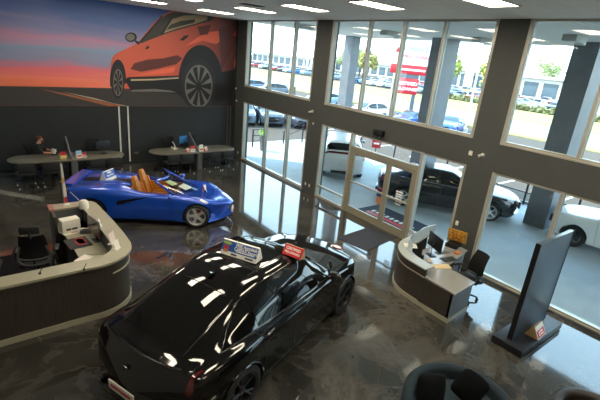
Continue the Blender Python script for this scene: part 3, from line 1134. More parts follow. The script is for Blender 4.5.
M_signskin = mat('sign_tan', '#b07a55', rough=0.45)
M_text = mat('sign_text_white', '#f2f2ee', rough=0.5)
M_dktext = mat('sign_text_dark', '#33363a', rough=0.5)

def on_car(root_loc, ang, x, y, z):
    c, s = math.cos(ang), math.sin(ang)
    return (root_loc[0]+x*c-y*s, root_loc[1]+x*s+y*c, root_loc[2]+z)
A6 = math.radians(20.6)
# signs on the black car
a, b = gp(227.0, 253.5, 1.70), gp(262.5, 264.5, 1.70)
c_ = (a+b)/2
t, f, Fm, sl = tri_sign('roof_sign', 'blue and white folded sign reading FREE Appraisals on the black car roof', 'sign', (c_.x, c_.y+0.10, 1.708), math.atan2(b.y-a.y, b.x-a.x), (b-a).length, 0.225, 0.22, None, M_signwhite, M_signwhite)
Ls = (b-a).length
bm = BM(); box(bm, (0, sl*0.62, 0.006), (Ls*0.985, sl*0.66, 0.004), M=Fm); bp = obj('blue_field', bm, M_signblue, f, smooth=False)
def txt(body, size, x, y, m, par, sx=1.0, z=0.009, shear=0.0, F=None, align='CENTER'):
    return text('lettering', body, size, m, par, (F or Fm) @ Matrix.Translation((x, y, z)), 0.001, sx, shear, align)
txt('FREE Appraisals', 0.078, 0.115, sl*0.79, M_text, f, 0.76)
txt('CARFAX Report', 0.078, 0.115, sl*0.54, M_text, f, 0.76)
bm = BM(); box(bm, (0.11, sl*0.40, 0.0085), (Ls*0.5, 0.014, 0.002), M=Fm); obj('small_print_line', bm, M_text, f, smooth=False)
bm = BM()
lathe(bm, [(0, 0.004), (1, 0.004), (1, 0)], 24, Fm @ Matrix.Translation((-Ls*0.36, sl*0.80, 0.0075)) @ Matrix.Diagonal((0.08, 0.026, 1, 1)))
obj('green_oval', bm, M_signgreen, f)
bm = BM(); box(bm, (-Ls*0.37, sl*0.42, 0.0085), (Ls*0.13, sl*0.40, 0.002), M=Fm); obj('red_and_tan_patch', bm, M_red, f, smooth=False)
bm = BM(); box(bm, (-Ls*0.37, sl*0.30, 0.0095), (Ls*0.10, sl*0.20, 0.002), M=Fm); obj('tan_patch', bm, M_signskin, f, smooth=False)
for x_, w_ in ((-0.08, 0.16), (Ls*0.30, 0.22)):
    bm = BM(); box(bm, (x_, sl*0.15, 0.0075), (Ls*w_, sl*0.10, 0.002), M=Fm)
    obj('dark_logo_line', bm, M_dktext, f, smooth=False)

def on_x6(P_):
    dx, dy = P_.x+5.95, P_.y+11.72
    c, s_ = math.cos(A6), math.sin(A6)
    return (dx*c+dy*s_)/1.045, (-dx*s_+dy*c)/1.045
def x6_top(lx, ly):
    q = min((abs(abs(X6.P(lx, 8+2*k/40).y)-abs(ly)), X6.P(lx, 8+2*k/40).z) for k in range(41))
    return q[1]*1.01
zz = 1.10
while zz < 1.75:
    c_ = gp(293.5, 256.5, zz)
    lx, ly = on_x6(c_)
    if zz >= x6_top(lx, ly):
        break
    zz += 0.01
slope = math.atan2(x6_top(lx-0.08, ly)-x6_top(lx+0.08, ly), 0.16*1.045)
a, b = gp(284, 253.5, zz), gp(302, 260.5, zz)
Ls = (b-a).length
t, f, Fm, sl = tri_sign('windscreen_sign', 'red folded sign with white lettering on the black car windscreen top', 'sign', (c_.x, c_.y, zz+0.012), A6-PI/2, Ls, 0.17, 0.16, None, mat('card_tan', '#a58b66', rough=0.6), M_red)
t.rotation_euler = (-slope, 0, A6-PI/2)
txt('CERTIFIED', 0.064, 0, sl*0.68, M_text, f, 0.95, 0.006)
txt('PRE-OWNED', 0.052, 0, sl*0.32, M_text, f, 0.95, 0.006)
p = on_car((-5.95, -11.72, 0), A6, 2.12, -0.35, 1.06)
bm = BM()
lathe(bm, [(0, 0.004), (0.10, 0.004), (0.10, 0)], 24, mi=1)
lathe(bm, [(0, 0.006), (0.078, 0.006), (0.078, 0.004)], 24, mi=0)
sd = obj('red_rimmed_disc', bm, [M_signwhite, M_red], x6, loc=(2.12, -0.42, X6.P(2.12, 8.2, -1).z+0.006))  # flat white disc with a red rim, set on the bonnet
n_ = X6.N(2.12, 8.2, -1)
sd.rotation_euler = n_.to_track_quat('Z', 'X').to_euler()

# ---- the blue roadster
paint_blue = mat('metallic_blue_paint', '#0e4cc0', rough=0.25, metal=0.35, coat=1.0)
M_tanleather = mat('tan_leather', '#b06f22', rough=0.45, bump=0.1, bscale=90)
CV = Shell([
 (2.31, 0.50, 0.16, 0.55, 0.32, 0.50, 0.44, 0.44, 0.49, 0.26, 0.505, 0.51),
 (2.20, 0.58, 0.12, 0.80, 0.38, 0.75, 0.55, 0.65, 0.595, 0.40, 0.60, 0.60),
 (1.95, 0.38, 0.11, 0.92, 0.44, 0.88, 0.68, 0.76, 0.73, 0.44, 0.69, 0.685),
 (1.36, 0.12, 0.11, 0.965, 0.48, 0.92, 0.78, 0.76, 0.845, 0.44, 0.79, 0.775),
 (0.95, 0.05, 0.11, 0.945, 0.50, 0.90, 0.80, 0.78, 0.855, 0.46, 0.84, 0.83),
 (0.60, 0.0, 0.12, 0.93, 0.50, 0.89, 0.79, 0.80, 0.85, 0.55, 0.86, 0.86),
 (0.0, 0.0, 0.12, 0.93, 0.50, 0.90, 0.80, 0.81, 0.86, 0.60, 0.87, 0.87),
 (-0.50, 0.0, 0.12, 0.955, 0.52, 0.93, 0.84, 0.82, 0.92, 0.56, 0.98, 0.93),
 (-0.80, 0.0, 0.13, 0.98, 0.54, 0.95, 0.88, 0.82, 0.96, 0.52, 1.03, 0.96),
 (-1.36, 0.0, 0.15, 1.00, 0.56, 0.965, 0.92, 0.82, 0.99, 0.46, 1.00, 0.95),
 (-1.85, -0.06, 0.19, 0.985, 0.60, 0.94, 0.90, 0.80, 0.96, 0.46, 0.955, 0.93),
 (-2.10, -0.12, 0.22, 0.95, 0.62, 0.91, 0.86, 0.78, 0.925, 0.48, 0.93, 0.92),
 (-2.19, -0.14, 0.26, 0.92, 0.62, 0.88, 0.80, 0.76, 0.86, 0.48, 0.87, 0.87),
 (-2.22, -0.14, 0.30, 0.86, 0.60, 0.82, 0.72, 0.72, 0.77, 0.46, 0.78, 0.78),
])
AC = math.radians(-32.2)
cv = thing('convertible_sports_car', 'open blue convertible sports car with tan leather seats', 'car', (-5.64, -5.53, 0), AC)
bmx = CV.body(72, 4)
bmx = cut_wells(CV, bmx, (1.36,), 0.375, 0.62, 0.335)
bmx = cut_wells(CV, bmx, (-1.36,), 0.39, 0.60, 0.345)
cut = BM()
pl_ = [(0.78, 0.60), (0.70, 0.66), (-0.40, 0.68), (-0.56, 0.58), (-0.58, 0.0), (-0.56, -0.58), (-0.40, -0.68), (0.70, -0.66), (0.78, -0.60), (0.82, 0.0)]
prism(cut, pl_, 0.30, 1.6)
bmx = boolean(bmx, cut)
obj('body', bmx, paint_blue, cv, angle=40)
bm = BM(); prism(bm, [(x*0.985, y*0.985) for x, y in pl_], 0.285, 0.31); obj('cockpit_floor', bm, mat('tan_carpet', '#5d3c18', rough=0.9), cv)
bm = BM()
strip(bm, [(x*0.999, y*0.999) for x, y in pl_]+[pl_[0]], [(x*0.94, y*0.94) for x, y in pl_]+[pl_[0]], 0.31, 0.80)
obj('cockpit_lining', bm, M_tanleather, cv)
def seat(root, y):
    bm = BM(); box(bm, (0.06, y, 0.42), (0.50, 0.44, 0.14), bev=0.05)
    for s in (1, -1):
        box(bm, (0.08, y+s*0.21, 0.47), (0.46, 0.08, 0.16), bev=0.035)
    o = obj('seat', bm, M_tanleather, root)
    bm = BM()
    Mb = Matrix.Translation((-0.22, y, 0.50)) @ Matrix.Rotation(math.radians(-17), 4, 'Y')
    prism(bm, [(-0.21, 0), (0.21, 0), (0.23, 0.30), (0.20, 0.46), (0.13, 0.54), (0.12, 0.68), (0.08, 0.74), (-0.08, 0.74), (-0.12, 0.68), (-0.13, 0.54), (-0.20, 0.46), (-0.23, 0.30)], -0.06, 0.05, M=Mb @ Matrix(((0, 0, 1, 0), (1, 0, 0, 0), (0, 1, 0, 0), (0, 0, 0, 1))), bev=0.02)
    for s in (1, -1):
        box(bm, (0.05, s*0.20, 0.26), (0.10, 0.07, 0.44), bev=0.03, M=Mb)
    obj('seat_back', bm, M_tanleather, o)
    bm = BM(); box(bm, (0.045, 0, 0.60), (0.012, 0.12, 0.03), bev=0.005, M=Mb); obj('harness_slot', bm, M_black, o)
seat(cv, 0.35); seat(cv, -0.35)
bm = BM(); box(bm, (0.10, 0.02, 0.50), (1.0, 0.14, 0.16), rz=0.0, bev=0.04); obj('centre_console', bm, M_tanleather, cv)
bm = BM(); box(bm, (0.70, 0, 0.74), (0.26, 1.22, 0.17), bev=0.06); obj('dashboard', bm, mat('dash_leather', '#4a2f16', rough=0.5), cv)
bm = BM()
tube(bm, [V((0.40+0.04*math.sin(2*PI*k/20), 0.35+0.17*math.cos(2*PI*k/20), 0.74+0.15*math.sin(2*PI*k/20))) for k in range(20)], 0.016, 6, closed=True)
cyl(bm, (0.42, 0.35, 0.74), (0.58, 0.35, 0.70), 0.03, 10); box(bm, (0.41, 0.35, 0.74), (0.02, 0.30, 0.04), bev=0.008)
obj('steering_wheel', bm, M_black, cv)
# windscreen with a body-coloured frame
def ws(y, k):
    """k = 0 at the cowl, 1 at the header"""
    q = abs(y)
    return V((1.28-0.46*(q/0.72)**2 - k*(0.84-0.16*(q/0.6)**2), y*(1-0.20*k), 0.82+0.36*k))
bm = BM()
G = [[bm.verts.new(ws(-0.72+1.44*i/20, 0.02+0.96*j/8)) for j in range(9)] for i in range(21)]
for i in range(20):
    for j in range(8):
        bm.faces.new((G[i][j], G[i+1][j], G[i+1][j+1], G[i][j+1]))
obj('windscreen', bm, glass_mat('car_clear_glass', '#dfe6e2'), cv)
bm = BM()
fr = [ws(-0.74, k/8) for k in range(8)] + [ws(-0.74+1.48*i/16, 1.0) for i in range(17)] + [ws(0.74, 1-k/8) for k in range(1, 9)]
tube(bm, fr, 0.032, 8)
obj('windscreen_frame', bm, paint_blue, cv)
bm = BM(); box(bm, (0.52, 0.0, 1.09), (0.03, 0.22, 0.06), bev=0.012); obj('inside_mirror', bm, M_black, cv)
for nm_, yy, kk, wd in (('white_window_sticker', -0.38, 0.35, 0.34), ('green_window_sticker', -0.50, 0.72, 0.22)):
    bm = BM()
    G = [[bm.verts.new(ws(yy+wd*i/6, kk-0.14+0.28*j/3)+V((-0.006, 0, -0.004))) for j in range(4)] for i in range(7)]
    for i in range(6):
        for j in range(3):
            bm.faces.new((G[i][j], G[i+1][j], G[i+1][j+1], G[i][j+1]))
    obj(nm_, bm, M_signwhite if 'white' in nm_ else mat('pale_green_paper', '#c3d6a8', rough=0.5), cv)
add_wheels(cv, 1.36, -1.36, 0.83, 0.335, 0.26, 0.25, 5, 'W', M_silver, M_caliper)
for s in (1, -1):
    mirror(cv, 0.66, 0.88, 0.84, s, paint_blue, 0.85)
    # black boomerang intake behind the door
    bm = BM(); CV.patch(bm, 0.10, -0.72, lambda x: 4.98+(x+0.05)*0.85-0.05-(0.10-x)*0.32, lambda x: 4.98+(x+0.05)*0.85, 16, 5, 0.008, (s,)); obj('side_intake', bm, M_trimblack, cv)
    bm = BM(); CV.line(bm, [(0.88, 1.9), (0.0, 1.8), (-0.92, 1.9)], s, 0.028, 0.01); obj('side_sill', bm, M_trimblack, cv)
    bm = BM(); CV.patch(bm, 1.96, 1.60, lambda x: 5.15+(1.96-x)*0.5, lambda x: 5.75, 10, 4, 0.006, (s,)); obj('headlamp', bm, M_lamp, cv)
    bm = BM(); CV.patch(bm, 2.22, 1.98, lambda x: 3.2, lambda x: 4.2, 8, 4, 0.006, (s,)); obj('front_intake', bm, M_trimblack, cv)
    bm = BM(); CV.patch(bm, -2.205, -2.06, lambda x: 4.7, lambda x: 5.5, 6, 4, 0.008, (s,)); obj('tail_lamp', bm, M_tail, cv)
    bm = BM()
    CV.line(bm, [(0.62, 2.4), (0.66, 4.5), (0.70, 6.0)], s); CV.line(bm, [(-0.42, 2.6), (-0.30, 4.0), (-0.45, 6.2)], s); CV.line(bm, [(0.62, 2.4), (-0.42, 2.6)], s)
    CV.line(bm, [(0.95, 6.6), (1.5, 6.8), (2.0, 7.4)], s)
    CV.line(bm, [(-0.66, 7.4), (-1.4, 7.2), (-2.0, 7.6)], s)
    obj('panel_gap', bm, M_seam, cv)
    # fairing hump behind each seat
    bm = BM(); vs = blob(bm, (-1.02, s*0.36, 0.955), (0.50, 0.24, 0.09), 3)
    obj('seat_fairing', bm, paint_blue, cv)
# dark waterfall between the humps, high wing
bm = BM(); CV.top(bm, -0.62, -1.9, 9.35, 14, 4, 0.005); obj('rear_deck_vent', bm, M_trimblack, cv)
bm = BM()
prism(bm, [(-0.11, 0.01), (0.13, -0.015), (0.12, 0.01), (-0.08, 0.03), (-0.12, 0.045)], -0.68, 0.68, M=Matrix.Translation((-2.06, 0, 0.965)) @ Matrix.Rotation(PI/2, 4, 'X'), bev=0.0)
sp_ = obj('rear_wing', bm, paint_blue, cv)
for s in (1, -1):
    bm = BM(); prism(bm, [(-2.14, 0.88), (-1.96, 0.88), (-2.0, 0.975), (-2.14, 0.975)], s*0.52-0.02, s*0.52+0.02, M=Matrix.Rotation(PI/2, 4, 'X')); obj('wing_support', bm, M_trimblack, sp_)
    bm = BM(); box(bm, (-2.06, s*0.68, 0.965), (0.26, 0.02, 0.06), bev=0.008); obj('wing_end_plate', bm, paint_blue, sp_)
bm = BM(); box(bm, (2.29, 0.0, 0.28), (0.05, 0.34, 0.11), bev=0.006); obj('number_plate', bm, M_plate, cv)
# signs lying on the blue car
p = on_car((-5.64, -5.53, 0), AC, -1.20, -0.12, 1.0)
t, f, Fm, sl = tri_sign('deck_sign', 'blue and white folded sign standing on the blue car rear deck', 'sign', (p[0], p[1], 0.995), math.radians(42), 0.46, 0.27, 0.22, None, M_signwhite, M_signwhite)
bm = BM(); box(bm, (0, sl*0.62, 0.0065), (0.45, sl*0.66, 0.004), M=Fm); obj('blue_field', bm, M_signblue, f, smooth=False)
txt('FREE', 0.085, 0, sl*0.78, M_text, f, 1.0)
txt('Appraisals', 0.068, 0, sl*0.52, M_text, f, 1.0)
p = on_car((-5.64, -5.53, 0), AC, 1.46, 0.02, 0.80)
t = thing('bonnet_card', 'folded red and white card standing on the blue car bonnet', 'sign', (p[0], p[1], 0.782), math.radians(-20))
bm = BM()
for s in (1, -1):
    box(bm, (s*0.055, 0, 0.085), (0.006, 0.30, 0.19), M=Matrix.Translation((s*0.055, 0, 0)) @ Matrix.Rotation(s*-0.5, 4, 'Y') @ Matrix.Translation((-s*0.055, 0, 0)))
obj('card', bm, M_signwhite, t, smooth=False)
bm = BM()
box(bm, (-0.0595, 0, 0.05), (0.003, 0.28, 0.09), M=Matrix.Translation((-0.055, 0, 0)) @ Matrix.Rotation(0.5, 4, 'Y') @ Matrix.Translation((0.055, 0, 0)))
obj('red_band', bm, M_red, t, smooth=False)
# ------------------------------------------------------------------ furniture
M_lam = mat('grey_beige_laminate', '#6b685d', rough=0.28, coat=0.3, var=0.05, vscale=4)
M_cream = mat('cream_laminate', '#9d9a86', rough=0.28, coat=0.3)
M_woodv = mat('dark_wood_veneer', '#39342f', rough=0.45, var=0.35, vscale=9, stretch=(6, 6, 0.35))
M_chairblk = mat('black_chair_fabric', '#17181a', rough=0.7, bump=0.2, bscale=150)
M_mesh = mat('black_mesh_back', '#1b1c1e', rough=0.8, bump=0.3, bscale=260)
M_steel = mat('brushed_steel', '#8f9092', rough=0.3, metal=0.9)
M_grey = mat('mid_grey_panel', '#5c5f62', rough=0.4)
M_screen = mat('dark_screen', '#0d1013', rough=0.12, coat=0.4)
M_paper = mat('white_paper', '#dedcd2', rough=0.7)
M_redpaper = mat('red_paper', '#b8323a', rough=0.6)
M_yellow = mat('yellow_paper', '#d9b64e', rough=0.6)
M_bluepaper = mat('pale_blue_paper', '#8fb6d6', rough=0.6)
M_clear = glass_mat('clear_acrylic', '#eef4f2')

# ---- oval sales tables along the black wall
def oval(xc, yc, L_, W_, n=14):
    r = W_/2
    out = []
    for k in range(n+1):
        a = -PI/2 + PI*k/n
        out.append((xc+L_/2-r+r*math.cos(a), yc+r*math.sin(a)))
    for k in range(n+1):
        a = PI/2 + PI*k/n
        out.append((xc-L_/2+r+r*math.cos(a), yc+r*math.sin(a)))
    return out
def sales_table(x, y, label):
    t = thing('oval_sales_table', label, 'table', (x, y, 0))
    bm = BM(); prism(bm, oval(0, 0, 3.60, 1.10), 0.70, 0.74, bev=0.008); obj('table_top', bm, M_lam, t)
    bm = BM(); box(bm, (0.06, -0.18, 0.35), (0.20, 0.62, 0.70), bev=0.01); obj('pedestal', bm, M_grey, t)
    bm = BM(); box(bm, (-0.32, -0.02, 0.35), (0.06, 0.8, 0.70), bev=0.006); obj('support_panel', bm, M_woodv, t)
    for sx in (-1.45, 1.45):
        bm = BM(); cyl(bm, (sx, 0, 0), (sx, 0, 0.70), 0.04, 14); lathe(bm, [(0, 0.02), (0.2, 0.02), (0.22, 0), (0, 0)], 20, Matrix.Translation((sx, 0, 0))); obj('leg', bm, M_darkmetal, t)
    return t
TA = (-7.05, -1.12); TB = (-2.52, -1.22)
sales_table(TA[0], TA[1], 'long oval grey table where a man in black sits by the wall')
sales_table(TB[0], TB[1], 'long oval grey table by the corner window, behind the blue car bonnet')

for (x, y, lab) in ((TA[0], TA[1], 'slanted grey divider standing on the seated man table'), (TB[0], TB[1], 'slanted grey divider standing on the corner window table')):
    bm = BM()
    prism(bm, [(-0.50, 0), (0.52, 0), (0.52, 0.56), (0.46, 0.62), (-0.46, 0.06)], -0.02, 0.02, M=Matrix(((0, 0, 1, 0), (1, 0, 0, 0), (0, 1, 0, 0), (0, 0, 0, 1))))
    tag(obj('desk_divider', bm, M_grey, loc=(x, y, 0.741)), lab, 'divider')

def guest_chair():
    t = thing('guest_chair', '', 'chair')
    bm = BM(); box(bm, (0, 0, 0.45), (0.50, 0.48, 0.07), bev=0.03); obj('seat', bm, M_chairblk, t)
    bm = BM(); box(bm, (0, -0.235, 0.66), (0.48, 0.05, 0.30), bev=0.022); obj('backrest', bm, M_chairblk, t)
    for s in (1, -1):
        bm = BM()
        tube(bm, [(s*0.25, 0.20, 0.0), (s*0.25, 0.20, 0.62), (s*0.25, 0.10, 0.645), (s*0.25, -0.20, 0.645)], 0.012, 8); obj('arm_frame', bm, M_darkmetal, t)
        bm = BM(); tube(bm, [(s*0.24, -0.25, 0.0), (s*0.24, -0.24, 0.44), (s*0.235, -0.255, 0.80)], 0.012, 8); obj('leg', bm, M_darkmetal, t)
        for yy in (0.20, -0.25):
            bm = BM(); cyl(bm, (s*0.248, yy, 0), (s*0.248, yy, 0.03), 0.02, 10); obj('foot_cap', bm, M_offwhite, t)
    return t
gc = guest_chair()
spots = [(-8.42, -1.78, 0.05, 'black chair at the left end of the oval table with the seated man'),
         (-7.72, -1.80, -0.04, 'black chair second from the left at the oval table with the seated man'),
         (-6.36, -1.80, 0.03, 'black chair behind the blue car wing, at the seated man\'s oval table'),
         (-5.76, -1.78, -0.05, 'black chair nearest the white wall strips, at the seated man\'s oval table'),
         (-3.72, -1.88, 0.06, 'leftmost of four black chairs fronting the oval table by the corner window'),
         (-3.14, -1.90, -0.03, 'second of four black chairs fronting the oval table by the corner window'),
         (-1.98, -1.86, 0.03, 'third of four black chairs fronting the oval table by the corner window'),
         (-1.36, -1.84, -0.04, 'rightmost of four black chairs fronting the oval table by the corner window')]
for i, (x, y, rz, lab) in enumerate(spots):
    o = gc if i == 0 else dup(gc)
    o.location = (x, y, 0); o.rotation_euler = (0, 0, rz); o['label'] = lab; o['group'] = 'black chairs in front of the oval tables'

def office_chair(label, loc, rz, frame=False, group=None, arms=True, head=False):
    t = thing('office_chair', label, 'chair', loc, rz, group)
    bm = BM(); box(bm, (0, 0.0, 0.48), (0.50, 0.48, 0.08), bev=0.035); obj('seat', bm, M_chairblk, t)
    bm = BM()
    G = []
    for i in range(9):
        u = -1+2*i/8
        G.append([])
        for j in range(9):
            k = j/8
            wd = 0.23*(1-0.18*k**2)
            G[-1].append(bm.verts.new((u*wd, -0.24-0.05*math.sin(k*PI)*-1-0.10*k+0.05*u*u, 0.56+0.52*k)))
    for i in range(8):
        for j in range(8):
            bm.faces.new((G[i][j], G[i+1][j], G[i+1][j+1], G[i][j+1]))
    bmesh.ops.solidify(bm, geom=bm.faces[:], thickness=0.025)
    b = obj('backrest', bm, M_mesh, t)
    if frame:
        bm = BM()
        tube(bm, smooth_line([(-0.19, -0.27, 0.86), (-0.235, -0.27, 0.66), (-0.17, -0.29, 0.545), (0, -0.30, 0.52), (0.17, -0.29, 0.545), (0.235, -0.27, 0.66), (0.19, -0.27, 0.86)], 5), 0.020, 8)
        tube(bm, smooth_line([(-0.22, -0.285, 0.66), (-0.1, -0.31, 0.635), (0.1, -0.31, 0.635), (0.22, -0.285, 0.66)], 5), 0.014, 8)
        obj('back_frame', bm, M_steel, b)
    if head:
        bm = BM(); box(bm, (0, -0.36, 1.20), (0.30, 0.05, 0.14), bev=0.022)
        tube(bm, [(0, -0.37, 1.05), (0, -0.39, 1.20)], 0.018, 8)
        obj('headrest', bm, M_chairblk, t)
    if arms:
        for s in (1, -1):
            bm = BM(); tube(bm, [(s*0.26, 0, 0.46), (s*0.31, 0, 0.52), (s*0.31, 0, 0.66)], 0.017, 8); box(bm, (s*0.31, 0.03, 0.675), (0.08, 0.26, 0.03), bev=0.012)
            obj('armrest', bm, M_black, t)
    bm = BM(); cyl(bm, (0, 0, 0.08), (0, 0, 0.45), 0.028, 12); tube(bm, [(0, -0.05, 0.44), (0, -0.28, 0.46), (0, -0.30, 0.62)], 0.02, 8); obj('gas_column', bm, M_darkmetal, t)
    bm = BM()
    for k in range(5):
        a = 2*PI*k/5+0.3
        tube(bm, [(0, 0, 0.11), (0.16*math.cos(a), 0.16*math.sin(a), 0.10), (0.30*math.cos(a), 0.30*math.sin(a), 0.075)], [0.03, 0.022, 0.015], 6)
    ba = obj('star_base', bm, M_darkmetal, t)
    for k in range(5):
        a = 2*PI*k/5+0.3
        c = V((0.30*math.cos(a), 0.30*math.sin(a), 0.03)); d = V((-math.sin(a), math.cos(a), 0))*0.022
        bm = BM(); cyl(bm, c-d, c+d, 0.03, 12); obj('castor', bm, M_black, ba)
    return t
office_chair('black desk chair under the seated man at the wall', (-8.02, -0.42, 0), math.radians(-80), arms=False)
office_chair('black desk chair behind the seated man table, right of the divider', (-6.06, -0.36, 0), PI, arms=False)
office_chair('black desk chair left of the divider behind the corner window table', (-3.16, -0.42, 0), PI, arms=False)
office_chair('black desk chair right of the divider behind the corner window table', (-2.20, -0.36, 0), PI, arms=False)

def monitor(name, label, loc, rz, w_=0.52, h_=0.31, back=None, zc=0.30, cat='monitor'):
    t = thing(name, label, cat, loc, rz)
    bm = BM(); box(bm, (0, 0.0, zc), (w_, 0.03, h_), bev=0.008); o = obj('housing', bm, back or M_black, t)
    bm = BM(); box(bm, (0, 0.0155, zc), (w_-0.03, 0.002, h_-0.03)); obj('screen', bm, M_screen, t)
    bm = BM(); tube(bm, [(0, -0.02, zc-0.02), (0, -0.06, zc-0.10), (0, -0.05, 0.01)], 0.016, 8); obj('stand', bm, M_black, t)
    bm = BM(); box(bm, (0, -0.04, 0.006), (0.22, 0.16, 0.012), bev=0.005); obj('foot', bm, M_black, t)
    return t
monitor('monitor', 'slim black monitor on the seated man table, right of the divider', (-5.92, -0.98, 0.74), math.radians(15))
monitor('monitor', 'blue backed monitor on the corner window table', (-2.80, -0.85, 0.74), math.radians(20), 0.42, 0.30, mat('blue_plastic', '#2f6ea8', rough=0.4), zc=0.34)
t = thing('desk_phone', 'white desk phone with a raised handset on the corner window table', 'phone', (-3.22, -0.95, 0.74), 0.3)
bm = BM(); prism(bm, [(-0.10, 0), (0.10, 0), (0.10, 0.03), (-0.10, 0.11)], -0.1, 0.1, M=Matrix.Rotation(PI/2, 4, 'X')); obj('base', bm, M_offwhite, t)
bm = BM(); tube(bm, [(-0.05, -0.09, 0.12), (-0.04, -0.05, 0.17), (-0.03, 0.05, 0.26), (-0.04, 0.09, 0.27)], [0.026, 0.018, 0.018, 0.026], 8); obj('handset', bm, M_offwhite, t)
t = thing('tablet', 'white tablet on a stand in front of the seated man', 'tablet', (-7.50, -0.78, 0.74), math.radians(-60))
bm = BM(); box(bm, (0, 0, 0.13), (0.22, 0.012, 0.17), bev=0.005, M=Matrix.Rotation(-0.3, 4, 'X')); obj('screen_panel', bm, M_offwhite, t)
bm = BM(); box(bm, (0, 0.05, 0.02), (0.14, 0.16, 0.04), bev=0.01); obj('foot', bm, M_black, t)

def brochure(label, x, y, z, w_, h_, cols, rz=0.0, dd=0.08):
    t = thing('brochure_holder', label, 'brochure holder', (x, y, z), rz)
    bm = BM(); bx(bm, -w_/2, w_/2, -dd/2, dd/2, 0, h_*0.5); obj('box', bm, cols[0], t, smooth=False)
    bm = BM(); box(bm, (0, 0.01, h_*0.70), (w_*0.92, dd*0.5, h_*0.55)); obj('leaflets', bm, cols[1], t, smooth=False)
    bm = BM(); box(bm, (0, -dd/2-0.002, h_*0.30), (w_*0.8, 0.003, h_*0.22)); obj('front_print', bm, cols[2], t, smooth=False)
    return t
brochure('yellow and red leaflet box left of the divider on the seated man table', -7.28, -1.40, 0.741, 0.20, 0.24, (M_yellow, M_redpaper, M_paper))
brochure('pale blue and white leaflet box beside the divider on the seated man table', -6.98-0.02+0.20, -1.40, 0.74, 0.20, 0.25, (M_paper, M_bluepaper, M_redpaper), 0.3)
brochure('small red and white leaflet box right of the blue one on the seated man table', -6.62, -1.36, 0.74, 0.12, 0.16, (M_paper, M_redpaper, M_redpaper), -0.1)
for i, (dx, w_, h_, c_, lab) in enumerate(((-0.40, 0.13, 0.15, (M_redpaper, M_paper, M_paper), 'small red leaflet box, leftmost of the row on the corner window table'),
                                      (-0.20, 0.20, 0.24, (M_paper, M_redpaper, M_bluepaper), 'white leaflet box with red top, second of the row on the corner window table'),
                                      (0.16, 0.18, 0.27, (M_paper, M_paper, M_redpaper), 'tall white leaflet box, third of the row on the corner window table'),
                                      (0.37, 0.13, 0.17, (M_redpaper, M_paper, M_paper), 'small red and white box, rightmost of the row on the corner window table'))):
    brochure(lab, TB[0]+dx, TB[1]-0.36, 0.74, w_, h_, c_, 0.1*i-0.1)

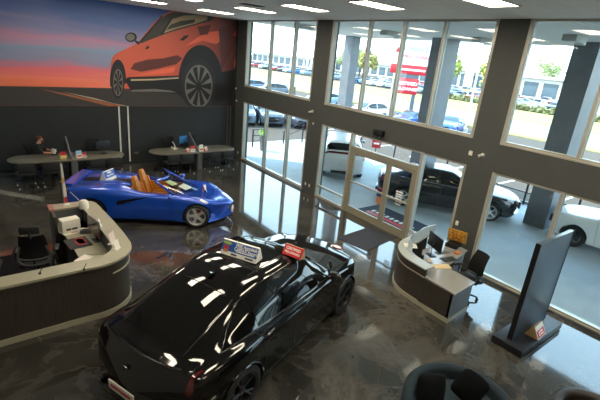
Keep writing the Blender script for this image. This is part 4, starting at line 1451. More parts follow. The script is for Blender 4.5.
# ---- the seated man at the wall table
def person_seated():
    t = thing('person', 'man in black seated at the wall table, leaning towards a tablet', 'person', (-7.98, -0.45, 0), math.radians(-18))
    # faces +X; skin graph
    J = {}
    def add(n, p, r, par=None):
        J[n] = (V(p), r, par)
    add('pelvis', (0.0, 0, 0.58), (0.15, 0.17))
    add('waist', (0.02, 0, 0.74), (0.135, 0.16), 'pelvis')
    add('chest', (0.08, 0, 0.94), (0.14, 0.18), 'waist')
    add('upper', (0.12, 0, 1.06), (0.10, 0.14), 'chest')
    add('neck', (0.15, 0, 1.13), (0.058, 0.058), 'upper')
    add('skull', (0.185, 0, 1.22), (0.078, 0.074), 'neck')
    add('crown', (0.18, 0, 1.31), (0.075, 0.07), 'skull')
    for s, n in ((1, 'l'), (-1, 'r')):
        add('sh'+n, (0.10, s*0.17, 1.04), (0.065, 0.065), 'upper')
        add('el'+n, (0.27, s*0.25, 0.83), (0.045, 0.045), 'sh'+n)
        add('wr'+n, (0.50, s*0.15, 0.80), (0.032, 0.032), 'el'+n)
        add('pa'+n, (0.57, s*0.13, 0.795), (0.038, 0.022), 'wr'+n)
        add('hip'+n, (0.05, s*0.09, 0.56), (0.095, 0.095), 'pelvis')
        add('kn'+n, (0.46, s*0.12, 0.53), (0.062, 0.062), 'hip'+n)
        add('an'+n, (0.44, s*0.12, 0.09), (0.042, 0.042), 'kn'+n)
        add('to'+n, (0.60, s*0.13, 0.045), (0.042, 0.035), 'an'+n)
    names = list(J)
    me = bpy.data.meshes.new('body')
    me.from_pydata([J[n][0] for n in names], [(names.index(J[n][2]), i) for i, n in enumerate(names) if J[n][2]], [])
    o = bpy.data.objects.new('body', me); C.objects.link(o)
    md = o.modifiers.new('s', 'SKIN'); o.modifiers.new('d', 'SUBSURF').levels = 2
    for i, n in enumerate(names):
        sv = me.skin_vertices[0].data[i]
        sv.radius = J[n][1]; sv.use_root = (n == 'pelvis')
    dg = bpy.context.evaluated_depsgraph_get()
    m2 = bpy.data.meshes.new_from_object(o.evaluated_get(dg))
    bpy.data.objects.remove(o)
    bm = BM(); bm.from_mesh(m2)
    # five fingers on each hand, nose, ears
    for s in (1, -1):
        for k in range(4):
            y = s*(0.13+(-0.027+0.018*k))
            ln = (0.06, 0.072, 0.068, 0.05)[k]
            tube(bm, [(0.585, y, 0.797), (0.585+ln*0.6, y, 0.80), (0.585+ln, y, 0.785)], [0.009, 0.008, 0.006], 6)
        tube(bm, [(0.55, s*0.10, 0.795), (0.585, s*0.075, 0.795), (0.61, s*0.07, 0.79)], [0.011, 0.010, 0.007], 6)
        blob(bm, (0.175, s*0.077, 1.24), (0.018, 0.01, 0.028), 1)
    tube(bm, [(0.255, 0, 1.265), (0.282, 0, 1.235), (0.262, 0, 1.225)], [0.008, 0.014, 0.01], 6)
    M_skin = mat('skin', '#b98265', rough=0.5)
    M_shirt = mat('black_shirt', '#16171a', rough=0.8)
    M_trousers = mat('dark_trousers', '#1d1f24', rough=0.8)
    M_shoe = mat('black_shoe', '#0e0e0f', rough=0.4)
    for f in bm.faces:
        c = f.calc_center_median()
        if c.z > 1.12 or (c.x > 0.30 and c.z > 0.74):
            f.material_index = 0
        elif c.z > 0.60 and not (c.x > 0.3 and c.z < 0.68):
            f.material_index = 1
        elif c.z > 0.085:
            f.material_index = 2
        else:
            f.material_index = 3
    obj('body', bm, [M_skin, M_shirt, M_trousers, M_shoe], t, angle=80)
    bm = BM()
    vs = blob(bm, (0.165, 0, 1.29), (0.098, 0.088, 0.085), 3, 0.02)
    dl = [v for v in bm.verts if v.co.x > 0.225 and v.co.z < 1.31 or v.co.z < 1.23]
    bmesh.ops.delete(bm, geom=dl, context='VERTS')
    obj('hair', bm, mat('auburn_hair', '#5f2c18', rough=0.6), t)
    bm = BM()
    vs = blob(bm, (0.235, 0, 1.185), (0.045, 0.058, 0.045), 2)
    obj('beard', bm, mat('auburn_hair', '#5f2c18'), t)
    bm = BM()
    for s in (1, -1):
        blob(bm, (0.255, s*0.03, 1.262), (0.008, 0.012, 0.008), 1)
    e = obj('eyes', bm, M_black, t)
person_seated()

# ---- big curved reception desk on the left
def arc(cx, cy, r, a0, a1, n):
    return [(cx+r*math.cos(math.radians(a0+(a1-a0)*k/n)), cy+r*math.sin(math.radians(a0+(a1-a0)*k/n))) for k in range(n+1)]
def desk_path(d):
    """plan line of the desk front, pushed inwards by d"""
    pts = [(-10.4, -10.13), (-9.4, -10.11)] + [(-8.95+0.3*k, -10.10+0.01*k) for k in range(3)]
    pts += arc(-8.16, -9.31, 0.78, -88, -4, 16)
    pts += [(-7.375, -8.9), (-7.39, -8.3), (-7.42, -7.7), (-7.46, -7.2)]
    pts += arc(-7.76, -7.02, 0.30, 5, 90, 8) + [(-8.36, -6.72)]
    return offset_poly(pts, d)
t = thing('reception_desk', 'large curved reception desk of dark wood with a cream counter, left', 'desk')
bm = BM(); strip(bm, desk_path(0.05), desk_path(0.11), 0.10, 1.03); obj('curved_front', bm, M_woodv, t)
bm = BM(); strip(bm, desk_path(0.035), desk_path(0.12), 0.0, 0.11); obj('plinth', bm, M_cream, t)
bm = BM(); strip(bm, desk_path(0.0), desk_path(0.34), 1.03, 1.07); obj('counter_top', bm, M_cream, t)
bm = BM(); strip(bm, desk_path(-0.004), desk_path(0.03), 1.022, 1.036); obj('counter_edge', bm, M_lam, t)
seg_ = desk_path(0.045)[10:34]
bm = BM(); strip(bm, desk_path(0.036)[9:30], desk_path(0.06)[9:30], 0.80, 0.825); obj('trim_line', bm, M_cream, t)
bm = BM(); strip(bm, desk_path(0.30), desk_path(0.33), 0.72, 1.03); obj('inner_wall', bm, M_grey, t)
bm = BM(); strip(bm, desk_path(0.12)[13:], desk_path(0.86)[13:], 0.70, 0.735); obj('work_top', bm, M_cream, t)
wl = offset_poly(desk_path(0.80)[18:26], 0)
bm = BM(); strip(bm, desk_path(0.78)[21:], desk_path(0.82)[21:], 0.0, 0.70); obj('inner_panel', bm, M_woodv, t)
bm = BM(); bx(bm, -8.42, -8.36, -7.45, -6.70, 0.0, 1.03, bev=0.004); obj('end_panel', bm, M_woodv, t)
bm = BM(); bx(bm, -8.44, -8.34, -7.08, -6.70, 1.03, 1.072); obj('red_edge_cap', bm, mat('faded_red_edge', '#9b6a60', rough=0.4), t)
bm = BM(); prism(bm, [(-10.5, -9.72), (-8.55, -9.72), (-8.50, -6.9), (-8.7, -6.75), (-10.5, -6.75)], 0.0, 0.012)
tag(obj('chair_mat', bm, mat('dark_mat', '#1d1b21', rough=0.95, spec=0.1)), 'dark flat floor mat behind the left reception desk', 'mat')
office_chair('black mesh office chair with a pale back frame behind the left reception desk', (-8.86, -8.30, 0.012), math.radians(-14), frame=True, head=True).scale = (1.1, 1.1, 1.1)
office_chair('black office chair cut by the left edge of the photo', (-9.68, -8.15, 0.012), math.radians(-100), head=True)

def onpix(u, v, z):
    return gp(u, v, z)
CT, WT = 1.07, 0.735
p = onpix(66, 205, CT)
t = thing('banner_stand', 'tall slim white banner stand with red foot print on the left reception counter', 'banner stand', (p.x, p.y, CT+0.001), 0.3)
bm = BM(); box(bm, (0, 0, 0.01), (0.16, 0.10, 0.02), bev=0.005); obj('foot', bm, M_offwhite, t)
bm = BM(); cyl(bm, (-0.04, 0, 0.02), (-0.04, 0, 1.02), 0.012, 10); obj('pole', bm, M_steel, t)
bm = BM()
G = [[bm.verts.new((-0.03+(0.03+0.05*(1-k/14))*i/3, 0.004*math.sin(k), 0.06+0.92*k/14)) for i in range(4)] for k in range(15)]
for k in range(14):
    for i in range(3):
        f = bm.faces.new((G[k][i], G[k][i+1], G[k+1][i+1], G[k+1][i])); f.material_index = 1 if k < 2 else (2 if k in (7, 8) else 0)
bmesh.ops.solidify(bm, geom=bm.faces[:], thickness=0.003)
obj('banner', bm, [M_paper, M_redpaper, M_yellow], t)
p = onpix(70, 213, CT)
t = thing('white_box', 'white box with dark print at the far end of the left reception desk', 'box', (p.x-0.06, p.y-0.22, WT+0.001), math.radians(10))
bm = BM(); box(bm, (0, 0, 0.15), (0.36, 0.22, 0.30), bev=0.006); o = obj('carton', bm, M_paper, t)
for x_, w_ in ((-0.06, 0.10), (0.06, 0.11)):
    bm = BM(); box(bm, (x_, -0.111, 0.09), (w_, 0.003, 0.045)); obj('dark_print', bm, M_dktext, o, smooth=False)
p = onpix(65, 223, WT)
bm = BM(); lathe(bm, [(0, 0.10), (0.06, 0.095), (0.085, 0.07), (0.09, 0.02), (0.15, 0.01), (0.16, 0.0), (0, 0)], 24)
tag(obj('black_cap', bm, M_chairblk, loc=(p.x+0.05, p.y-0.05, WT+0.001)), 'round black hat lying on the left work top before the white box', 'hat')
def paper(name, label, u, v, z, w_, d_, rz, m_, hgt=0.006, extra=None):
    p = onpix(u, v, z)
    t = thing(name, label, 'papers', (p.x, p.y, z+0.001), rz)
    bm = BM(); box(bm, (0, 0, hgt/2), (w_, d_, hgt)); obj('sheets', bm, m_, t, smooth=False)
    for k, (x, y, a, b, mm) in enumerate(extra or []):
        bm = BM(); box(bm, (x, y, hgt+0.001), (a, b, 0.002)); obj('printed_patch', bm, mm, t, smooth=False)
    return t
paper('loose_papers', 'white papers with a red stripe on the left desk work top', 70, 232, WT, 0.34, 0.28, 0.3, M_paper, 0.012, [(0.05, -0.08, 0.12, 0.03, M_redpaper)])
paper('planner', 'black desk pad with a red and white booklet on the left desk', 78, 243, WT, 0.42, 0.50, 0.1, M_black, 0.01, [(0.06, 0.04, 0.18, 0.34, M_redpaper), (0.06, 0.04, 0.13, 0.26, M_paper)])
paper('loose_papers', 'tilted white sheets nearest the camera on the left desk work top', 84, 259, WT, 0.30, 0.21, 0.7, M_paper, 0.008)
paper('notebook', 'thin cream notebook in the curve of the left desk work top', 98, 252, WT, 0.34, 0.22, -0.5, M_cream, 0.012)
p = onpix(93, 243, WT)
monitor('monitor', 'grey monitor seen almost edge on on the left reception desk', (p.x+0.06, p.y+0.10, WT+0.001), math.radians(100), 0.56, 0.36, M_steel, 0.33)
p = onpix(84, 238, WT)
t = thing('desk_phone', 'grey desk phone beside the monitor on the left reception desk', 'phone', (p.x+0.10, p.y+0.28, WT+0.001), 1.2)
bm = BM(); prism(bm, [(-0.10, 0), (0.10, 0), (0.10, 0.03), (-0.10, 0.08)], -0.1, 0.1, M=Matrix.Rotation(PI/2, 4, 'X')); obj('base', bm, M_grey, t)
bm = BM(); tube(bm, [(-0.07, -0.10, 0.09), (-0.05, -0.06, 0.11), (-0.05, 0.06, 0.11), (-0.07, 0.10, 0.09)], [0.024, 0.017, 0.017, 0.024], 8); obj('handset', bm, M_offwhite, t)
p = onpix(84, 208, CT)
t = thing('wireless_router', 'white dome shaped device with a thin aerial on the left reception counter', 'device', (p.x, p.y, CT+0.001))
bm = BM(); lathe(bm, [(0, 0.20), (0.06, 0.19), (0.095, 0.15), (0.105, 0.08), (0.10, 0.0), (0, 0)], 24); obj('dome', bm, M_offwhite, t)
bm = BM(); tube(bm, [(-0.06, 0.03, 0.16), (-0.24, 0.06, 0.40)], 0.005, 6); obj('aerial', bm, M_offwhite, t)
def card_stand(label, u, v, z, w_, h_, rz, m_):
    p = onpix(u, v, z)
    t = thing('card_stand', label, 'card stand', (p.x, p.y, z+0.001), rz)
    bm = BM(); box(bm, (0, 0.03, 0.004), (w_, 0.10, 0.008)); obj('foot', bm, M_offwhite, t, smooth=False)
    bm = BM(); box(bm, (0, 0.0, h_/2+0.006), (w_, 0.006, h_), M=Matrix.Rotation(-0.25, 4, 'X')); obj('card', bm, m_, t, smooth=False)
    return t
card_stand('small white card stand on the far counter curve by the white dome', 101, 226, CT, 0.10, 0.15, 1.2, M_paper)
card_stand('white card stand with a pinkish sheet on the counter bend', 114, 243, CT, 0.20, 0.22, 0.9, mat('pinkish_sheet', '#cbb8ae', rough=0.5))
card_stand('second white card stand nearest the camera on the counter bend', 118, 249, CT, 0.14, 0.17, 0.75, M_paper)
for i, (u, v, lab) in enumerate(((40, 274, 'tiny black pen clip on the cream counter, left one'), (84, 270, 'tiny black pen clip on the cream counter, right one'))):
    p = onpix(u, v, CT)
    bm = BM(); cyl(bm, (0, 0, 0), (0, 0, 0.03), 0.02, 10); cyl(bm, (0, 0, 0.03), (0.05, 0.03, 0.10), 0.006, 8)
    tag(obj('pen_holder', bm, M_black, loc=(p.x, p.y, CT)), lab, 'pen holder')

# ---- smaller reception desk by the right column
def d2(d):
    pts = [(-0.62, -11.40), (-1.1, -11.40), (-1.5, -11.50)] + arc(-1.52, -12.45, 0.95, 95, 172, 14) + [(-2.49, -12.75)]
    return offset_poly(pts, d)
t = thing('reception_desk', 'smaller curved reception desk of dark wood by the right column', 'desk')
bm = BM(); strip(bm, d2(0.02), d2(0.08), 0.09, 0.84); obj('curved_front', bm, M_woodv, t)
bm = BM(); strip(bm, d2(0.0)+[(-2.50, -13.47)], d2(0.10)+[(-2.40, -13.47)], 0.0, 0.10); obj('plinth', bm, M_cream, t)
bm = BM(); strip(bm, d2(0.0), d2(0.30), 0.84, 0.87); obj('counter_top', bm, mat('pale_counter', '#a6aca6', rough=0.15, coat=0.6), t)
bm = BM(); strip(bm, d2(0.012), d2(0.022), 0.66, 0.685); obj('trim_line', bm, M_cream, t)
bm = BM(); prism(bm, [(-2.50, -13.50), (-1.66, -13.44), (-1.62, -12.72), (-0.35, -12.45), (-0.30, -11.80), (-1.4, -11.9), (-2.0, -12.3), (-2.46, -12.74)], 0.66, 0.69); obj('work_top', bm, mat('grey_work_top', '#8d8b85', rough=0.25, coat=0.3), t)
bm = BM(); bx(bm, -2.49, -2.43, -13.46, -12.72, 0.10, 0.66); obj('front_panel', bm, M_woodv, t)
bm = BM(); prism(bm, [(-2.49, -13.47), (-1.68, -13.41), (-1.68, -13.35), (-2.49, -13.41)], 0.10, 0.66); obj('end_panel', bm, M_grey, t)
bm = BM(); prism(bm, [(-2.49, -13.48), (-1.67, -13.42), (-1.67, -13.35), (-2.49, -13.41)], 0.0, 0.10); obj('end_plinth', bm, M_cream, t)
bm = BM(); bx(bm, -0.75, -0.35, -12.40, -11.9, 0.0, 0.66); obj('drawer_unit', bm, M_grey, t)
G3 = d2(0.16)[4:17]
bm = BM(); strip(bm, d2(0.21)[0:15], d2(0.222)[0:15], 0.87, 1.10); 
sh_ = obj('clear_screen', bm, mat('frosted_pale_acrylic', '#c3d3da', rough=0.12, coat=0.5), t)
office_chair('black mesh office chair behind the smaller reception desk', (-1.27, -13.06, 0), math.radians(72))
W2 = 0.691
monitor('monitor', 'black monitor on the smaller reception desk by the column', (-1.42, -12.20, W2), math.radians(246), 0.56, 0.34, M_black, 0.34)
p = onpix(468, 232, W2)
t = thing('picture_board', 'colourful yellow and orange framed picture leaning at the right column', 'picture', (-0.36, -12.12, W2+0.10), math.radians(105))
Mt = Matrix.Rotation(-0.25, 4, 'X')
bm = BM(); box(bm, (0, 0, 0.17), (0.46, 0.02, 0.34), bev=0.006, M=Mt); obj('frame', bm, mat('gold_frame', '#b98f3a', rough=0.4), t)
bm = BM(); box(bm, (0, 0.011, 0.17), (0.38, 0.004, 0.26), M=Mt); pb = obj('print', bm, mat('mixed_print', '#c98a34', rough=0.5, var=0.7, vscale=14), t)
t = thing('paper_tray', 'black stacked paper tray under the colourful picture', 'tray', (-0.48, -12.12, W2), math.radians(15))
for k in range(2):
    bm = BM(); box(bm, (0, 0, 0.012+0.05*k), (0.36, 0.30, 0.016), bev=0.004)
    for s in (1, -1):
        box(bm, (s*0.17, 0, 0.032+0.05*k), (0.012, 0.29, 0.036))
    obj('shelf', bm, M_black, t, smooth=False)
bm = BM(); box(bm, (0, 0, 0.028), (0.30, 0.22, 0.012)); obj('paper_stack', bm, M_paper, t)
def put(name, label, cat, x, y, w_, d_, h_, rz, m_, z=W2):
    bm = BM(); box(bm, (0, 0, h_/2), (w_, d_, h_), bev=min(0.004, h_*0.3))
    return tag(obj(name, bm, m_, loc=(x, y, z)), label, cat), bm
def put2(name, label, cat, x, y, w_, d_, h_, rz, m_, z=W2):
    bm = BM(); box(bm, (0, 0, h_/2), (w_, d_, h_), bev=min(0.004, h_*0.3))
    o = obj(name, bm, m_, loc=(x, y, z)); o.rotation_euler = (0, 0, rz)
    return tag(o, label, cat)
put2('manila_folder', 'cream folder on the inner edge of the smaller desk', 'folder', -1.72, -12.66, 0.40, 0.20, 0.012, -0.5, mat('manila', '#cdb88c', rough=0.6))
put2('desk_pad', 'dark green desk pad before the monitor on the smaller desk', 'desk pad', -1.24, -12.52, 0.40, 0.22, 0.008, -0.25, mat('green_black_pad', '#2a302c', rough=0.5))
put2('keyboard', 'grey keyboard behind the desk pad on the smaller desk', 'keyboard', -1.06, -12.22, 0.38, 0.13, 0.02, -0.2, M_grey)
put2('orange_notebook', 'small orange notebook on the right end of the smaller desk', 'notebook', -0.74, -12.42, 0.18, 0.12, 0.02, 0.2, mat('orange_cover', '#b4612d', rough=0.5))
bm = BM()
lathe(bm, [(0, 0.11), (0.032, 0.11), (0.04, 0.0), (0, 0)], 18)
tag(obj('pen_cup', bm, M_black, loc=(-1.85, -12.22, W2)), 'black pen cup with items behind the low end of the pale screen', 'pen cup')
bm = BM(); blob(bm, (0, 0, 0.05), (0.07, 0.05, 0.05), 2, 0.12)
tag(obj('tissue_pack', bm, mat('pinkish_sheet', '#cbb8ae'), loc=(-1.82, -12.40, W2)), 'small pinkish tissue pack beside the black pen cup', 'tissue pack')
bm = BM(); lathe(bm, [(0, 0.05), (0.06, 0.055), (0.09, 0.05), (0.075, 0.01), (0.05, 0.0), (0, 0)], 20)
tag(obj('small_bowl', bm, mat('olive_ceramic', '#7c7a58', rough=0.3), loc=(-0.98, -11.53, 0.871)), 'small olive bowl on the counter behind the monitor', 'bowl')
put2('clipboard', 'white clipboard lying on the pale counter at the desk end', 'clipboard', -1.85, -11.85, 0.22, 0.30, 0.012, 0.8, M_paper, 0.871)

# ---- freestanding display wall on its plinth
t = thing('display_board', 'tall grey freestanding display board on a black plinth by the windows', 'display board', (0, 0, 0))
bm = BM(); bx(bm, -2.22, -0.50, -14.84, -14.26, 0.02, 0.15, bev=0.006); obj('plinth', bm, M_darkmetal, t)
bm = BM(); bx(bm, -2.19, -0.53, -14.81, -14.29, 0.0, 0.02); obj('toe_kick', bm, M_black, t)
bm = BM(); bx(bm, -2.04, -0.66, -14.55, -14.47, 0.15, 2.12, bev=0.003); pn = obj('panel', bm, mat('slate_panel', '#4a5866', rough=0.35, coat=0.2), t)
bm = BM()
bx(bm, -2.065, -2.04, -14.555, -14.465, 0.15, 2.12); obj('edge_strip', bm, M_black, pn)
bm = BM(); bx(bm, -0.66, -0.635, -14.555, -14.465, 0.15, 2.12); obj('edge_strip', bm, M_black, pn)
t, f, Fm, sl = tri_sign('tent_card', 'red and white folded card on the plinth of the display board', 'sign', (-1.42, -14.69, 0.152), math.radians(4), 0.38, 0.22, 0.26, None, mat('card_tan', '#a58b66'), M_paper)
bm = BM(); box(bm, (0, sl*0.36, 0.006), (0.33, sl*0.55, 0.003), M=Fm); obj('red_field', bm, M_red, f, smooth=False)
txt('CERTIFIED', 0.05, 0, sl*0.45, M_text, f, 0.95, 0.0085, F=Fm)
txt('PRE-OWNED', 0.04, 0, sl*0.25, M_text, f, 0.95, 0.0085, F=Fm)

# ---- lounge chairs at the bottom edge
M_teal = mat('slate_velvet', '#1d2a31', rough=0.85, spec=0.25, bump=0.15, bscale=120)
def tub_chair(name, label, loc, rz, m_, r=0.50, h_=0.74, fill=0.46):
    t = thing(name, label, 'armchair', loc, rz)
    def ring(rr, a0, a1, n):
        return [(rr*math.cos(math.radians(a0+(a1-a0)*k/n)), rr*math.sin(math.radians(a0+(a1-a0)*k/n))) for k in range(n+1)]
    n = 28
    bm = BM()
    prof = [(0.0, 0.10), (0.0, h_-0.05), (0.02, h_-0.015), (0.055, h_), (0.10, h_-0.005), (0.14, h_-0.03), (0.15, h_-0.07), (0.15, 0.10)]
    G = []
    for k in range(n+1):
        a = math.radians(-205+230*k/n)
        e = 1-0.16*abs(2*k/n-1)**3
        G.append([bm.verts.new(((r-d)*math.cos(a), (r-d)*math.sin(a), 0.10+(z-0.10)*e)) for d, z in prof])
    for k in range(n):
        for j in range(len(prof)-1):
            bm.faces.new((G[k][j], G[k+1][j], G[k+1][j+1], G[k][j+1]))
        bm.faces.new((G[k][-1], G[k+1][-1], G[k+1][0], G[k][0]))
    bm.faces.new(G[0]); bm.faces.new(G[-1])
    obj('curved_back', bm, m_, t, angle=60)
    bm = BM()
    lathe(bm, [(0, fill), (r*0.66, fill-0.01), (r*0.78, fill-0.06), (r*0.79, 0.16), (0, 0.16)], 28); obj('seat_cushion', bm, m_, t, angle=50)
    bm = BM(); lathe(bm, [(0, 0.16), (r*0.86, 0.16), (r*0.86, 0.10), (0, 0.10)], 28); obj('base_ring', bm, M_black, t)
    for k in range(4):
        a = PI/4+PI/2*k
        bm = BM(); cyl(bm, (r*0.65*math.cos(a), r*0.65*math.sin(a), 0), (r*0.65*math.cos(a), r*0.65*math.sin(a), 0.10), 0.02, 10); obj('leg', bm, M_black, t)
    return t
def cushion(label, loc, rot, m_, s=(0.42, 0.14, 0.40)):
    bm = BM()
    g = bmesh.ops.create_uvsphere(bm, u_segments=24, v_segments=14, radius=1)
    for v in g['verts']:
        x, y, z = v.co
        q = max(abs(x), abs(z), 1e-6)
        l = math.hypot(x, z)
        f_ = (l/q)**0.7 if l > 1e-6 else 1
        v.co = V((x*f_*s[0]/2, y*s[1]/2*(1-0.25*min(1, l)**4), z*f_*s[2]/2))
    o = obj('throw_pillow', bm, m_, loc=loc)
    o.rotation_euler = rot
    return tag(o, label, 'pillow')
tub_chair('tub_armchair', 'slate blue velvet tub armchair with dark pillows, bottom centre', (-4.88, -15.16, 0), math.radians(140), M_teal, 0.76, 0.74, 0.62)
cushion('dark pillow standing left in the slate tub armchair', (gp(431, 389, 0.84).x, gp(431, 389, 0.84).y, 0.84), (-0.35, 0.1, -0.5), mat('black_velvet', '#0a0e11', rough=0.9, spec=0.15), (0.42, 0.16, 0.42))
cushion('dark pillow standing right in the slate tub armchair', (gp(470, 387, 0.86).x, gp(470, 387, 0.86).y, 0.86), (-0.3, 0.5, -1.0), mat('black_velvet', '#1b2126'), (0.42, 0.16, 0.42))
tub_chair('tub_armchair', 'dark brown leather tub armchair at the bottom right edge', (-3.58, -16.32, 0), math.radians(140), mat('brown_black_leather', '#241d19', rough=0.45), 0.56, 0.76)
bm = BM(); prism(bm, [(gp(337, 238).x, gp(337, 238).y), (gp(367, 251).x, gp(367, 251).y), (gp(398, 237).x-0.05, gp(398, 237).y), (gp(370, 227).x-0.05, gp(370, 227).y)], 0.0, 0.015)
tag(obj('entrance_mat', bm, mat('charcoal_carpet', '#33343a', rough=0.95, bump=0.3, bscale=200)), 'charcoal floor mat inside the entrance doors', 'mat')

# ------------------------------------------------------------------ outside
M_conc = mat('apron_concrete', '#a3abb0', rough=0.75, var=0.07, vscale=1.5, coat=0.0)
M_asph = mat('sunlit_asphalt', '#493c31', rough=0.9, var=0.08, vscale=0.8)
M_road = mat('road_asphalt', '#7d7b76', rough=0.9, var=0.05, vscale=0.5)
M_grass = mat('dry_grass', '#8d8a4e', rough=0.95, var=0.2, vscale=2)
M_kerb = mat('kerb_concrete', '#a8a59c', rough=0.85)
M_paint = mat('road_paint', '#dcdad2', rough=0.7)
M_soffit = mat('soffit_boards', '#b8b5ad', rough=0.7)
M_colout = mat('outdoor_column_cladding', '#6f747a', rough=0.45, var=0.12, vscale=2.5)
ZL = -0.5
def struct(name, bm, m, smooth=False):
    o = obj(name, bm, m, smooth=smooth); o['kind'] = 'structure'; return o
bm = BM(); bx(bm, 0.3, 7.55, -34, 2.2, -0.9, 0.0); struct('apron_floor', bm, M_conc)
bm = BM(); bx(bm, 7.55, 7.75, -34, 2.2, -0.9, 0.08); bx(bm, 0.3, 7.55, 2.2, 2.4, -0.9, 0.02); struct('kerb_floor', bm, M_kerb)
bm = BM(); bx(bm, -60, 33, -90, 160, -1.2, ZL); struct('parking_floor', bm, M_asph)
bm = BM(); bx(bm, 33, 46, -90, 200, -1.2, ZL-0.02); struct('road_floor', bm, M_road)
bm = BM(); bx(bm, 46, 62, -90, 260, -1.2, ZL+0.05); struct('verge_floor', bm, M_grass)
bm = BM(); bx(bm, 62, 420, -160, 420, -1.2, ZL); struct('far_parking_floor', bm, M_asph)
bm = BM(); bx(bm, 30.5, 33, -90, 200, -1.2, ZL+0.08); struct('near_verge_floor', bm, M_grass)
bm = BM()
for k in range(20):
    bx(bm, 39.4, 39.55, -60+8*k, -56+8*k, ZL-0.02, ZL-0.012)
for k in range(16):
    bx(bm, 11.5, 16.5, -16+2.9*k, -15.88+2.9*k, ZL, ZL+0.008)
struct('road_marking_trim', bm, M_paint)

def soffit_material():
    m = bpy.data.materials.new('slatted_soffit')
    m.use_nodes = True
    nt = m.node_tree
    b = nt.nodes['Principled BSDF']
    tc = nt.nodes.new('ShaderNodeTexCoord')
    wv = nt.nodes.new('ShaderNodeTexWave')
    wv.wave_type = 'BANDS'; wv.bands_direction = 'Y'; wv.wave_profile = 'SAW'
    wv.inputs['Scale'].default_value = 1.6
    nt.links.new(tc.outputs['Object'], wv.inputs['Vector'])
    r = nt.nodes.new('ShaderNodeValToRGB')
    r.color_ramp.elements[0].position = 0.0; r.color_ramp.elements[0].color = lin('#a19e96')
    r.color_ramp.elements[1].position = 0.12; r.color_ramp.elements[1].color = lin('#e8e4da')
    nt.links.new(wv.outputs['Fac'], r.inputs['Fac'])
    nt.links.new(r.outputs['Color'], b.inputs['Base Color'])
    setin(b, Roughness=0.7)
    return m
bm = BM(); bx(bm, 0.3, 7.4, -34, 0.05, H, H+0.7); struct('canopy_ceiling', bm, soffit_material())
bm = BM()
for (x, y) in ((6.65, 0.0-0.35), (6.0, -6.2), (5.95, -11.95), (5.9, -17.8)):
    pass
bm.free()
for (x, y, lx, ly) in ((6.55, -0.30, 0.55, 0.60), (6.05, -6.25, 1.05, 0.60), (5.80, -11.66, 1.1, 0.70), (5.8, -17.9, 1.1, 0.95)):
    bm = BM(); bx(bm, x-lx/2, x+lx/2, y-ly/2, y+ly/2, 0.0, H); bx(bm, x-lx/2-0.012, x+lx/2+0.012, y-ly/2-0.012, y+ly/2+0.012, 4.72, 4.75)
    struct('canopy_column_wall', bm, M_colout)
for i, (x, y, lab) in enumerate(((1.3, -2.9, 'grey box light under the canopy seen through the left upper window'), (3.3, -5.65, 'grey box light under the canopy left in the middle upper window'),
                              (5.0, -8.4, 'grey box light under the canopy right in the middle upper window'), (3.4, -12.0, 'grey box light with a white end under the canopy, right upper window'))):
    t = thing('canopy_light', lab, 'light', (x, y, H))
    bm = BM(); bx(bm, -0.35, 0.35, -0.18, 0.18, -0.16, 0.0, bev=0.01); obj('housing', bm, mat('grey_fixture', '#b5b5ae', rough=0.5), t)
    bm = BM(); bx(bm, 0.36, 0.50, -0.12, 0.12, -0.20, 0.0, bev=0.01); obj('junction_box', bm, M_offwhite, t)
    bm = BM(); bx(bm, -0.28, 0.28, -0.13, 0.13, -0.168, -0.16); obj('lens', bm, M_offwhite, t)

# railing along the apron edge
t = thing('guard_rail', 'black two bar railing along the apron edge outside the right windows', 'railing', (7.45, 0, 0))
bm = BM(); box(bm, (0, -16.9, 0.95), (0.05, 17.2, 0.05)); obj('top_rail', bm, M_black, t, smooth=False)
bm = BM(); box(bm, (0, -16.9, 0.50), (0.04, 17.2, 0.04)); obj('mid_rail', bm, M_black, t, smooth=False)
bm = BM(); box(bm, (0, -16.9, 0.12), (0.04, 17.2, 0.04)); obj('low_rail', bm, M_black, t, smooth=False)
for k in range(10):
    bm = BM(); box(bm, (0, -8.4-1.88*k, 0.475), (0.06, 0.06, 0.95)); obj('post', bm, M_black, t, smooth=False)
for k, (u, v, lab) in enumerate(((336, 163, 'thin black bollard behind the white crossover outside'), (401, 188, 'thin black bollard seen just above the door header'), (431, 196, 'thin black bollard behind the black sedan outside'))):
    bm = BM(); cyl(bm, (0, 0, 0), (0, 0, 0.95), 0.035, 12); lathe(bm, [(0, 0.02), (0.09, 0.02), (0.1, 0), (0, 0)], 14)
    tag(obj('bollard', bm, M_black, loc=((7.3, -1.2, 0.0), (7.3, -3.6, 0.0), (7.2, -6.75, 0.0))[k]), lab, 'bollard')
# hand rails at the left end
for k, (x, y, lab) in enumerate(((1.9, 1.4, 'black ladder shaped handrail left of the planter outside'), (4.1, 1.7, 'black sloping handrail right of the planter outside'))):
    t = thing('hand_rail', lab, 'railing', (x, y, 0))
    if k == 0:
        bm = BM(); bx(bm, -0.03, 0.03, -0.03, 0.03, 0, 0.95); obj('post', bm, M_black, t, smooth=False)
        bm = BM(); bx(bm, 0.80, 0.86, -0.03, 0.03, 0, 0.95); obj('post', bm, M_black, t, smooth=False)
        for z in (0.93, 0.62, 0.32):
            bm = BM(); bx(bm, 0.03, 0.80, -0.02, 0.02, z-0.02, z+0.02); obj('bar', bm, M_black, t, smooth=False)
    else:
        bm = BM(); bx(bm, -0.03, 0.03, -0.03, 0.03, 0, 0.72); obj('post', bm, M_black, t, smooth=False)
        bm = BM(); bx(bm, 1.30, 1.36, -0.03, 0.03, 0, 1.25); obj('post', bm, M_black, t, smooth=False)
        bm = BM(); tube(bm, [(0, 0, 0.70), (1.33, 0, 1.24)], 0.025, 8); obj('bar', bm, M_black, t)
        bm = BM(); tube(bm, [(0, 0, 0.36), (1.33, 0, 0.85)], 0.02, 8); obj('bar', bm, M_black, t)
